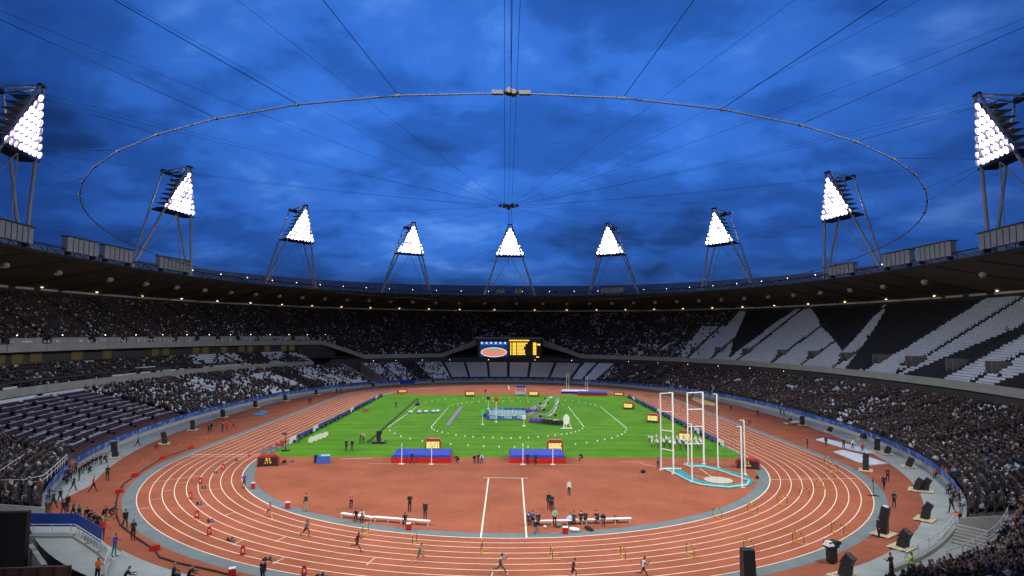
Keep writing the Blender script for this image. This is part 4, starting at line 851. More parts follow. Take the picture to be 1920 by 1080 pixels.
def flagpole(px,py,h,m,lab):
    p=G(px,py); T=thing('marker_pole',lab,'pole',p,0,'marker poles round the stage'); MB().tube((0,0,0.02),(0,0,h),0.05,6).build('pole',M_white,T); MB().box((0,0,h+0.35),(0.75,0.25,0.75)).build('head',m,T); MB().box((0,0,0.04),(0.6,0.6,0.06)).build('foot',M_white,T)
flagpole(905,796,2.3,mat('signal_green',(0.04,0.55,0.05),0.5),'white pole with bright green head left of the stage')
flagpole(930,791.5,4.3,M_red,'tall white pole with red head in front of the stage'); flagpole(915.5,767,2.3,M_dark,'white pole with black head behind the stage'); flagpole(982.5,799,1.4,M_adw,'short white pole at the right front of the stage')
# curved trusses, purple rolls, flight cases, oval sign by the stage
def truss(pts,lab,heads):
    T=thing('curved_truss',lab,'truss'); P=[G(a,b,h) for a,b,h in pts]; Q=[]
    for a,b in zip(P,P[1:]): Q+=[a.lerp(b,k/4) for k in range(4)]
    Q.append(P[-1]); off=[Vector((0,0.0,0)),Vector((0.45,0,0.45)),Vector((-0.35,0.2,0.5))]; mb=MB()
    for o in off: mb.path([q+o for q in Q],0.045,4)
    for i in range(len(Q)-1):
        for a in range(3): mb.tube(Q[i]+off[a],Q[i+1]+off[(a+1)%3],0.03,3)
    mb.build('lattice',mat('lattice_alu',(0.30,0.32,0.33),0.4,metal=0.4),T)['kind']='stuff'
    for a,b,h in heads: p=G(a,b,h); MB().ball((p.x,p.y,p.z),0.36,n=8,k=5).build('lamp_head',M_dark,T)
truss([(984,786,.2),(990,779,1.0),(1001,777,1.4),(1013,781,1.0),(1024,783,.6),(1033,778,.6),(1040,769,.7),(1044,760,.8),(1045,750,.8),(1040,746,1.0)],'pale curved lattice truss with black lamp heads at the right of the stage',[(1036,787,.4),(1041,778,.5),(1043.5,763,.6),(1013,780,1.2),(1047,757,.6)])
truss([(998,773,.3),(1003,765,.8),(1009,762,.8),(1017,768,.5),(1022,758,.8),(1029,748,1.0),(1034,747,.8)],'second curved lattice truss with black lamp heads behind the stage',[(1022.5,747,.9),(1032,746,.9),(1013,757,.8),(1027,755,.7),(1020,768,.4)])
M_purp=mat('purple_cloth',(0.12,0.05,0.30),0.7,var=0.2,scale=2)
for a,b,lab in (((994,788),(1018,790),'long purple roll lying in front at the right of the stage'),((984,769.5),(1008,770.5),'long purple roll lying behind at the right of the stage')):
    p,q=G(*a,0.4),G(*b,0.4); d=q-p; T=thing('purple_roll',lab,'roll',p,math.atan2(d.y,d.x)); MB().tube((0,0,0),(d.length,0,0),0.62,9).build('cloth_roll',M_purp,T)
    for k in range(5): MB().tube((d.length*(k+.5)/5-.06,0,0),(d.length*(k+.5)/5+.06,0,0),0.66,9).build('strap',M_dark,T)
for k in range(5):
    p=G(1022+k*6.6,794.5+k*0.6); T=thing('flight_case','%s black flight case from the left in the row before the trusses'%ORD[k],'case',(p.x,p.y,0.03),R(8*k-10),'black flight cases by the stage'); MB().box((0,0,0.45),(1.2,0.9,0.9)).build('case_body',M_dark,T); MB().box((0,0,0.93),(1.24,0.94,0.06)).build('lid',M_steel if k==3 else M_dark,T)
p=G(1062,803.5); T=thing('oval_sign','white oval sign on a splayed frame at the right of the stage','sign',(p.x,p.y,0.03),R(6))
mb=MB(); mb.add([(0.62*math.cos(2*PI*i/20),-0.06,1.7+1.0*math.sin(2*PI*i/20)) for i in range(20)]+[(0.62*math.cos(2*PI*i/20),0.06,1.7+1.0*math.sin(2*PI*i/20)) for i in range(20)],[tuple(range(20)),tuple(range(39,19,-1))]+[(i,20+i,20+(i+1)%20,(i+1)%20) for i in range(20)]); mb.build('oval_panel',M_white,T)
for sx,sy in ((-.7,-.4),(.95,-.3),(0.1,.7)): MB().tube((sx,sy,0.0),(sx*.3,0.08,1.7),0.07,5).build('frame_leg',M_white,T)
MB().box((0,-.1,0.05),(2.2,0.5,0.1)).build('frame_base',M_white,T)
# grey strip, little white covers, storage boxes, dark basket
P=gp([(835.5,798),(843,799.3),(868,764.5),(861.5,763.3)]); tag(MB().prism(P,0.03,0.16).build('rubber_strip',mat('strip_grey',(0.13,0.12,0.17),0.7,var=0.3,scale=1.5)),'long grey rubber strip lying on the grass left of the stage','mat')
for k,(a,b) in enumerate(((770,775),(786.5,774.8),(799,774.4),(812.5,774),(821,773.5))):
    p=G(a,b); T=thing('covered_stool','%s small white covered stool from the left in the row on the grass'%ORD[k],'stool',(p.x,p.y,0.03),0.3*k,'white covered stools on the grass'); MB().ball((0,0,0.35),0.5,n=9,k=5,sq=(1.15,0.8,0.7)).build('cover',M_adw,T); MB().box((-0.3,-0.1,0.08),(0.9,0.5,0.14)).build('stand',M_dark,T)
for r in range(2):
    for k in range(4):
        p=G(582+k*8.5+r*3.5,829.5-k*3.0-r*3.4); T=thing('storage_box','%s pale box from the left in the %s row beside the left boards'%(ORD[k],('front','back')[r]),'box',(p.x,p.y,0.03),R(25),'pale boxes on the grass by the left boards'); MB().box((0,0,0.28),(0.72,0.6,0.55)).build('box_side',mat('box_pale',(0.62,0.60,0.44),0.7,var=0.1,scale=3),T); MB().box((0,0,0.60),(0.6,0.48,0.09)).build('contents',mat('box_green',(0.35,0.55,0.38),0.7),T)
p=G(686,772); T=thing('brown_basket','brown basket lying on the grass inside the left boards','basket',(p.x,p.y,0.03)); MB().box((0,0,0.25),(1.5,0.8,0.5),taper=0.85).build('basket_side',mat('basket_brown',(0.25,0.11,0.06),0.8,var=0.2,scale=5),T); MB().box((0,0,0.53),(1.3,0.66,0.06)).build('basket_lid',CL['maroon'],T)
# marker cones in two ovals
cone=MB().tube((0,0,0),(0,0,0.24),0.11,8,r2=0.03).box((0,0,0.015),(0.28,0.28,0.03)).mesh('marker_cone',M_white)
def cones(pts,lines,which):
    L=list(pts)
    for (a,b),(c_,d_),n in lines: L+=[(a+(c_-a)*k/n,b+(d_-b)*k/n) for k in range(n+1)]
    for a,b in L:
        p=G(a,b); o=link('marker_cone',cone,None,(p.x,p.y,0.026),0); tag(o,'little white marker cone of the %s oval on the grass'%which,'cone','white marker cones of the %s oval'%which)
cones([(731,808),(740,814),(752,819),(769,823.5),(792,827.5),(845,833.5),(878,836),(907,837.5),(936,838.5),(965,839),(990,838.5),(1079,833.5),(1100,831),(1120,827.5),(1134,825),(1147,822),(1158,818.5),(1166,815),(1172,811),(1175,806.5),(1116,760),(1108,758),(1098,756),(1086,754),(1074,752.5),(1060,751),(906,747),(923,747),(939,746.6),(955,746.6),(971,747),(989,747),(798,755.5),(810,753),(822,751),(835,749.5),(852,748.6),(870,748),(888,747.3)],[((729,801),(787,760),15),((1173,802),(1127,764),15)],'outer')
cones([(810,804),(814,807),(820,809),(829,811),(840,813.5),(855,816.5),(872,818.5),(887,820),(907,821),(924,821.5),(941,822),(958,822),(975,821.5),(991,821.5),(1009,820),(1027,818.5),(1041,817),(1053,815.5),(1063,814),(1071,812.5),(1079,810.5),(1086,808),(1092,804.5),(848,760),(858,757.5),(866,756.5),(875,755.5),(885,754.6),(898,753.6),(911,753),(925,752.6),(944,752.6),(960,753),(976,753),(990,753.6),(1048,759),(1056,760.5)],[((809,801),(842,763),12),((1094,800),(1066,764),12)],'inner')
# camera crane
base=G(711,831); piv=Vector((base.x,base.y,1.75)); tip=G(783,748,7.4); d=(tip-piv).normalized(); tail=piv-d*3.3
T=thing('camera_crane','black camera crane with its long arm raised over the left of the grass','camera crane',base)
def rel(v): return Vector(v)-base
MB().tube(rel(tail),rel(tip),0.13,6,r2=0.09).tube(rel(tail)+Vector((0,0,.35)),rel(tip)+Vector((0,0,.25)),0.05,5).build('arm',M_dark,T)
MB().box((0,0,0.95),(0.5,0.5,1.5)).box((0.0,0,1.8),(0.9,0.5,0.5)).build('pedestal',M_dark,T)
MB().box((0,0,0.22),(2.2,1.5,0.2)).build('dolly',M_dark,T)
for sx in (-1,1):
    for sy in (-1,1): MB().tube((sx*.9,sy*.6-.08,0.2),(sx*.9,sy*.6+.08,0.2),0.2,10).build('wheel',M_dark,T)
MB().box(rel(tail)+Vector((0,0,-.1)),(0.9,0.5,0.5)).build('counterweight',M_dark,T); MB().tube(rel(tip),rel(tip)-Vector((0,0,.7)),0.08,5).box(rel(tip)-Vector((0,0,.9)),(0.7,0.4,0.5)).tube(rel(tip)-Vector((0,-.2,.9)),rel(tip)-Vector((0,-.6,.9)),0.14,8).build('camera_head',M_dark,T)
# loudspeaker stacks on pallets round the track
def stack(px,py,h,lab,w=1.0,lean=8,pallet=True,face=None,group='black loudspeakers standing round the track'):
    w*=0.76; h*=0.84
    p=G(px,py); f=math.atan2(p.y*1.0,p.x*1.6) if face is None else R(face); T=thing('loudspeaker_stack',lab,'loudspeaker',(p.x,p.y,0.012),f+PI/2,group)
    if pallet:
        mb=MB()
        for k in range(5): mb.box((-0.9+k*0.45,0,0.13),(0.34,1.7,0.04))
        for k in (-1,0,1): mb.box((0,k*0.7,0.06),(2.1,0.12,0.10))
        mb.build('pallet',M_wood,T)['kind']='stuff'
    n=max(1,int(round(h/0.8))); z=0.16 if pallet else 0
    for k in range(n):
        hh=h/n; rxk=R(lean*(k+0.6)/n*1.6); y=-0.16*math.sin(rxk)*(k+1)*2+0.1*((int(px)+k)%3-1)*.5; w_=w*(1-0.10*k)*(1 if pallet else 1); jz=R((int(px*7)%9-4)*2.2)
        MB().box((0.05*((int(px)+k)%3-1),y,z+hh*(k+.5)),(w_,0.72,hh+0.04),rz=jz,rx=rxk,taper=0.90).build('speaker_box',M_dark,T)
        MB().box((0.05*((int(px)+k)%3-1),y+0.37,z+hh*(k+.5)),(w_*0.80,0.03,hh*0.78),rz=jz,rx=rxk,taper=.9).build('grille',CL['black'],T)
    MB().box((0,y-0.05,z+h+0.03),(w*0.62,0.42,0.08),rz=jz,rx=rxk).build('rain_cover',M_adw if h>1.8 else M_dark,T)
for px,py,h,lab in ((215,858,2.6,'tall stack nearest the viewpoint on the left walkway'),(308,833,2.1,'stack on the left apron beside the crouching man in red'),(361,807,2.0,'stack on the left apron above the red jackets'),(418,783,1.8,'left apron stack, third from the far end'),(479,764.5,1.7,'left apron stack beside the blue mats'),(535,751.5,1.6,'left apron stack, second from the far end'),(593,740.5,1.5,'farthest stack on the left apron'),(700,727,1.5,'stack by the far left corner'),(812,718,1.5,'stack at the far wall left of the grey sheets'),(1066,719,1.4,'stack at the far wall right of the grey sheets'),(1420,760,1.8,'farthest stack on the right apron'),(1504,797.5,2.0,'stack on the right apron beside the table'),(1645,846,2.2,'stack on the right walkway behind the covered jump pits'),(1623,883,2.7,'tall stack on the right apron before the covered jump pits'),(1657,1003,2.9,'tallest stack on the right, an official beside it')):
    stack(px,py,h,'black loudspeaker '+lab)
for px,py,h,w,lab in ((1480,795,1.0,1.2,'first small speaker along the right walkway'),(1556,811,1.1,1.2,'second small speaker along the right walkway'),(1592,806,1.0,1.3,'small speaker against the right wall'),(1617,824,1.1,1.4,'small speaker on a board below the right banner'),(1664,852,1.2,1.4,'low speaker behind the end of the covered jump pits'),(1704,876,1.4,1.6,'wide low speaker on a board near the right wall'),(1719,920,1.5,0.9,'left of the two speakers standing close together on the right walkway'),(1735,921,1.6,0.9,'right of the two speakers standing close together on the right walkway'),(1735,975,1.8,1.0,'tilted speaker alone on a pallet on the right walkway'),(1692,1028,1.7,1.0,'tilted speaker on a pallet beside the right stair pit'),(1585,1083,1.9,1.1,'speaker at the bottom edge beside the covered camera')):
    stack(px,py,h,'black '+lab,w=w,lean=24,group='low black speakers on the right walkway')
p=G(1403,1090); T=thing('loudspeaker_stack','large black loudspeaker cut by the bottom edge, right of the runners','loudspeaker',(p.x,p.y,0.01),R(90),'black loudspeakers standing round the track'); 
for k in range(3): MB().box((0.03*k,0,0.4+k*0.78),(0.95-.1*k,0.9,0.76),taper=.97).build('speaker_box',M_dark,T)
p=G(1560,1056); T=thing('covered_camera','camera under a white rain cover on a black stand at the bottom right','camera',(p.x,p.y,0.01),R(20)); MB().box((0,0,1.5),(1.1,0.6,0.5)).build('camera_body',M_dark,T); MB().box((-0.35,-0.05,1.62),(0.6,0.66,0.34),taper=.6).build('rain_cover',M_white,T); MB().tube((0.6,0,1.5),(0.95,0,1.5),0.16,8).build('lens',M_dark,T); MB().box((0,0,0.7),(0.7,0.5,1.2)).build('stand',M_dark,T)
# hurdles
hm={}
def hurdle_meshes():
    hm['bar']=MB().box((0,0,0.90),(1.18,0.03,0.085)).mesh('crossbar',M_yellow); hm['mk']=MB().box((0,-0.02,0.90),(0.16,0.03,0.087)).mesh('bar_mark',M_dark)
    hm['leg']=MB().tube((0,0,0.05),(0,0,0.87),0.026,5).mesh('leg',M_dark); hm['base']=MB().box((0,0,0.035),(1.1,0.07,0.06)).mesh('base_bar',M_yellow); hm['foot']=MB().box((0,0.33,0.035),(0.07,0.72,0.06)).mesh('foot',M_yellow)
hurdle_meshes()
def hurdle(px,py,lab,ang=None,s=1.0):
    p=G(px,py); a=math.atan2(p.y+HL,p.x) if ang is None else R(ang); T=thing('hurdle',lab,'hurdle',(p.x,p.y,0.024),a,'yellow hurdles standing on the track')
    link('crossbar',hm['bar'],T); link('base_bar',hm['base'],T)
    for sx in (-.3,.3): link('bar_mark',hm['mk'],T,(sx,0,0))
    for sx in (-.52,.52): link('leg',hm['leg'],T,(sx,0,0)); link('foot',hm['foot'],T,(sx,0,0))
H=[(685,1001,'left'),(777,1021.5,'second from the left'),(903,1036,'third from the left'),(1034,1047,'fourth from the left'),(1168,1048,'fifth from the left')]
for a,b,l in H: hurdle(a,b,'yellow hurdle on the near bend, %s among those before the benches'%l if 0 else 'yellow hurdle on the near bend, %s of the row in front'%l)
for a,b,l in ((1294,1043,'front right, first lane line after the row'),(1404,1034,'front right, just above the black loudspeaker'),(1497,1019,'front right, second from the outer edge'),(1571,1001.5,'front right, outermost of all'),(1345,971,'beside the inner kerb below the cage'),(1411,962,'second lane out, below the cage'),(1467,946,'third lane out, right of the cage'),(1508,931,'fourth lane out, right of the cage'),(1537,917,'fifth lane out, right of the cage'),(1556,900,'sixth lane out, near the crossing line'),(1562,884,'seventh lane out, below the covered jump pits'),(1553,868,'eighth lane out, left of the tall stack')): hurdle(a,b,'yellow hurdle on the right bend, '+l)
for k,(a,b) in enumerate(((1212,746),(1219,745),(1272,777),(1280,770),(1285,764),(1288,778),(1388,812),(1400,830),(1410,840))): hurdle(a,b,'%s yellow hurdle counted from the far end of the right straight'%ORD[k],ang=0)
# numbered lane boxes and starting blocks
M_num=M_white; lb=[(570,1080,'9'),(455,1041,'8'),(392,1004,'7'),(369,972,'6'),(357,936,'5'),(375,907.5,'4'),(418,881,'3'),(467,856,'2')]
lbm=MB().box((0,0,0.42),(0.40,0.34,0.68),taper=0.72).mesh('box_body',M_red); lbt=MB().box((0,0,0.70),(0.26,0.22,0.05)).mesh('box_cap',M_red)
for a,b,nn in lb:
    p=G(a,b); f=math.atan2(CAM[1]-p.y,CAM[0]-p.x); T=thing('lane_box','red lane box with the white figure '+dict(zip('98765432',('nine, at the bottom edge','eight, left of the outermost','seven, before the pale crossing line','six, on the left bend','five, farthest left of all','four, on the left bend','three, on the upper left bend','two, nearest the finish line')))[nn],'lane box',(p.x,p.y,0.024),f+PI/2,'red numbered lane boxes'); link('box_body',lbm,T); link('box_cap',lbt,T)
    o=link('number',text_mesh(nn,0.30,M_num,0.01),T,(0,-0.185,0.38)); o.rotation_euler=(PI/2-R(5),0,0)
sbm=MB().box((0,0,0.04),(0.10,0.85,0.05)).mesh('rail',M_dark); sbp=MB().box((0,0,0.14),(0.16,0.22,0.2),rx=R(35)).mesh('foot_pad',M_dark); sbs=MB().box((0,-0.5,0.12),(0.25,0.2,0.22)).mesh('sensor',CL['grey'])
for (a,b),(c_,d_,nn) in zip(((600,1082),(502,1051),(431,1014),(394,979),(373,946),(382,915.5),(404,888.5),(443,864)),lb):
    p=G(a,b); ang=math.atan2(p.y+HL,p.x)+PI; T=thing('starting_block','dark starting blocks near the red box with figure '+dict(zip('98765432',('nine','eight','seven','six','five','four','three','two')))[nn],'starting block',(p.x,p.y,0.024),ang,'starting blocks on the left bend'); link('rail',sbm,T); link('sensor',sbs,T)
    for sx,sy in ((-.14,.1),(.14,-.15)): link('foot_pad',sbp,T,(sx,sy,0))
# red boxes, junction boxes and the cable along the left apron
def redbox(px,py,w,h,lab,cap=True):
    p=G(px,py); T=thing('red_box',lab,'box',(p.x,p.y,0.024),math.atan2(CAM[1]-p.y,CAM[0]-p.x)+PI/2,'red boxes beside the track'); MB().box((0,0,h/2),(w,w*.8,h),taper=.94).build('box_side',M_red,T); MB().box((0,0,h+0.02),(w*.9,w*.72,0.05)).build('box_lid',M_white if cap else M_redd,T)
for a in ((474,917,.7,.95,'red box with white lid on the inner kerb, upper left of the bend'),(539,953.5,.75,.85,'red box with white lid on the inner kerb below the man in dark'),(766,994,.75,.8,'red box under the left benches'),(1060,1001,.8,.8,'red box before the right benches'),(435,1079,.8,.7,'red box with white lid at the bottom edge, left')): redbox(a[0],a[1],a[2]*.68,a[3]*.72,*a[4:])
for k,(a,b) in enumerate(((358,840.5),(305.5,860),(252.5,893),(223,924),(290,1031))): redbox(a,b,.8,0.36,'%s low red junction box down the cable on the left apron'%ORD[k],False)
cb=[(358,840),(306,858.5),(278,875),(252,893),(232,907),(222,924),(217,945),(218,965),(226,985),(255,1008),(290,1031),(300,1045),(335,1056),(400,1070),(450,1083)]
tag(MB().path([G(a,b,0.05) for a,b in cb],0.09,5).build('power_cable',M_dark),'thick black cable snaking along the left apron between red boxes','cable')
# benches and kit by the high jump area
def bench(a,b,lab):
    p,q=G(*a,0.45),G(*b,0.45); d=q-p; L_=d.length; T=thing('bench',lab,'bench',(p.x,p.y,0.024),math.atan2(d.y,d.x),'long white benches beside the inner kerb'); MB().box((L_/2,0,0.43),(L_,0.42,0.07)).build('seat',M_white,T)
    for k in range(int(L_/1.3)+1):
        x=0.15+k*(L_-.3)/int(L_/1.3)
        for sy in (-.15,.15): MB().tube((x,sy*1.4,0),(x,sy*.8,0.4),0.035,5).build('leg',M_steel,T)
bench((640,962),(700,970),'left part of the white bench on the left'); bench((702,969),(806,977),'right part of the white bench on the left'); bench((1003,977),(1094,974.5),'left part of the white bench on the right'); bench((1096,974),(1183,971.5),'right part of the white bench on the right')
def bag(px,py,m,lab,s=(.7,.45,.4)):
    p=G(px,py); T=thing('kit_bag',lab,'bag',(p.x,p.y,0.024),rng.uniform(0,3),'kit bags by the benches'); MB().ball((0,0,s[2]/2),0.5,n=9,k=5,sq=(s[0],s[1],s[2])).build('bag_body',m,T); MB().path([(-s[0]*.25,0,s[2]*.9),(-.1,0,s[2]*1.25),(.1,0,s[2]*1.25),(s[0]*.25,0,s[2]*.9)],0.02,4).build('strap',M_dark,T)
bag(1077,997,CL['white'],'white bag before the right bench',(1.1,.6,.4)); bag(1104,994,CL['black'],'long black bag at the right before the bench',(1.4,.5,.3)); bag(1069,982,CL['lightblue'],'pale blue basket bag before the right bench',(.7,.7,.8)); bag(1048,989,CL['grey'],'grey bag beside the person in mint'); bag(1022,990,CL['white'],'small white bag by the crouching person',(.5,.3,.25)); bag(1154,977,CL['navy'],'navy bag under the right end of the bench'); bag(1206,887,CL['black'],'black bag on the red runup left of the cage',(.9,.5,.4)); bag(533,868,CL['black'],'black bag right of the digit board'); bag(548,866,CL['grey'],'grey bag farther right of the digit board'); bag(1420,898,CL['black'],'black bag by the kerb right of the cage'); bag(612,866,CL['orange'],'orange box bag beside the blue sheet')
p=G(606,868); T=thing('covered_table','table under a blue and white sheet, left of the high jump','table',(p.x,p.y,0.024),R(15)); MB().box((0,0,0.5),(2.0,1.1,0.95),taper=.8).build('sheet',CL['blue'],T); MB().box((0.3,0,1.0),(1.2,.7,.12)).build('white_sheet',CL['lightblue'],T); MB().box((-1.0,0.1,0.6),(.5,.7,1.0)).build('equipment',M_dark,T)
# blue mats, sand pit, sheets over the jump pits, far umpire stand
for k,P in enumerate(([(474,778.5),(490,779.5),(496,776.5),(480,775.5)],[(484,774.5),(497,775.5),(503,772.5),(490,771.5)])): tag(MB().prism(gp(P),0.012,0.22).build('blue_mat',CL['blue'] if 0 else mat('mat_blue',(0.04,0.28,0.62),0.6)),'%s flat blue mat lying on the left apron'%('nearer','farther')[k],'mat')
tag(MB().prism(gp([(1299,743),(1326,751),(1342,756.5),(1340,761.5),(1316,757),(1297,749)]),0.008,0.05).build('sand_pit',mat('sand',(0.62,0.47,0.20),0.9,var=0.12,scale=3,bump=0.3)),kind='structure')
M_sheet=mat('pit_sheet',(0.55,0.64,0.74),0.7,var=0.22,scale=1.4,bump=0.5)
tag(MB().prism(gp([(1530,825),(1543,822),(1618,841),(1643,850),(1624,850),(1576,839)]),0.008,0.13).build('pit_cover',M_sheet),'pale blue white cover over the farther jump pit on the right apron','cover')
tag(MB().prism(gp([(1563,848),(1580,845),(1618,854),(1664,870),(1632,873),(1603,865)]),0.008,0.13).build('pit_cover',M_sheet),'pale blue white cover over the nearer jump pit on the right apron','cover')
p=G(976,741); T=thing('umpire_stand','blue umpire stand with canopy on the far red surface','umpire stand',(p.x,p.y,0.024))
MB().box((0,0,2.6),(3.2,1.4,0.5),taper=.85).build('canopy',M_blue,T); MB().box((0,0.2,0.6),(2.8,1.4,0.6)).build('seat_box',CL['lightblue'],T)
for sx in (-1.4,1.4): MB().tube((sx,0.5,0),(sx,0.5,2.5),0.06,5).build('post',M_steel,T); MB().tube((sx,-.6,0),(sx,-.6,2.5),0.06,5).build('post',M_steel,T)
p=G(1490,798); T=thing('field_table','table with papers beside the right wall','table',(p.x,p.y,0.01),R(20)); MB().box((0,0,0.75),(2.2,.9,.06)).build('table_top',CL['white'],T)
for sx in (-1,1):
    for sy in (-.35,.35): MB().tube((sx,sy,0),(sx,sy,.74),.03,5).build('leg',M_dark,T)
# striped barriers and gear by the finish on the left
for k,(a,b,w) in enumerate(((500,850.5,1.6),(512,846,1.6),(524,840,1.4),(531,835,1.0))):
    p=G(a,b); T=thing('finish_gear','%s item of grey and red gear beside the finish line'%ORD[k],'equipment',(p.x,p.y,0.024),R(50),'gear beside the finish line'); MB().box((0,0,.45),(w,.3,.5)).build('panel',CL['grey'] if k<2 else M_redd,T); MB().tube((-w*.4,0,0),(-w*.4,0,1.0),.05,5).tube((w*.4,0,0),(w*.4,0,1.0),.05,5).build('frame',M_dark,T)
p=G(535,846); T=thing('finish_post','black post with a small head standing by the finish','post',(p.x,p.y,0.024)); MB().tube((0,0,0),(0,0,2.6),.07,6).build('post',M_dark,T); MB().box((-.2,0,2.65),(.7,.3,.25)).build('sensor_head',M_dark,T); MB().box((0,0,.1),(1.0,.7,.2)).build('foot',M_dark,T)
p=G(1638,930); T=thing('microphone_stand','thin black microphone stand on the right kerb band','stand',(p.x,p.y,0.012)); MB().tube((0,0,0),(0,0,1.9),.04,5).tube((-.15,0,1.6),(.1,0,2.1),.05,5).build('pole',M_dark,T); MB().tube((-.6,-.3,.05),(.5,.3,.05),.05,4).tube((.5,-.3,.05),(-.6,.3,.05),.05,4).build('foot',M_dark,T)
# small orange cones along the left apron
oc=MB().tube((0,0,0),(0,0,0.26),0.08,7,r2=0.02).box((0,0,.015),(.2,.2,.03)).mesh('traffic_cone',CL['orange'])
for a,b in ((259,873),(268,863),(278,860),(293,851),(336,834),(363,830),(375,826),(388,823),(350,842)):
    p=G(a,b); tag(link('traffic_cone',oc,None,(p.x,p.y,.006)),'small orange cone on the left apron inside the cable','cone','small orange cones on the left apron')
# ------------------------------------------------------------------ people on the field
def tang(p): a=math.degrees(math.atan2(p.y+HL,p.x))+90; return a
run=[(504,971,'run3','pink','maroon','light',M_shoew,'runner in a pink vest, last of the row on the left bend'),(573,1006,'run','grey','black','dark',M_shoe,'runner in a grey vest with white bib, second from the left'),(669,1035,'run2','black','black','dark',M_shoe,'runner in black, left of the second hurdle'),(786,1055,'run','grey','green','light',M_shoew,'runner in grey vest and green shorts'),(938,1078,'run2','lightblue','teal','dark',M_shoew,'dark skinned runner in pale blue at the bottom middle'),(1074,1086,'run','maroon','black','light',M_shoe,'runner in a dark vest at the bottom edge, second from the right'),(1206,1084,'run3','white','navy','dark',M_shoe,'runner in white and navy, rightmost at the bottom edge')]
for a,b,ps,t,bt,sk,sh_,lab in run:
    p=G(a,b); p.z=0.024+ (0.06 if ps=='run2' else 0); person(ps,p,tang(p),t,bt,lab,'hurdlers running round the near bend',skin=M_skin if sk=='light' else M_skin2,shoe=sh_)
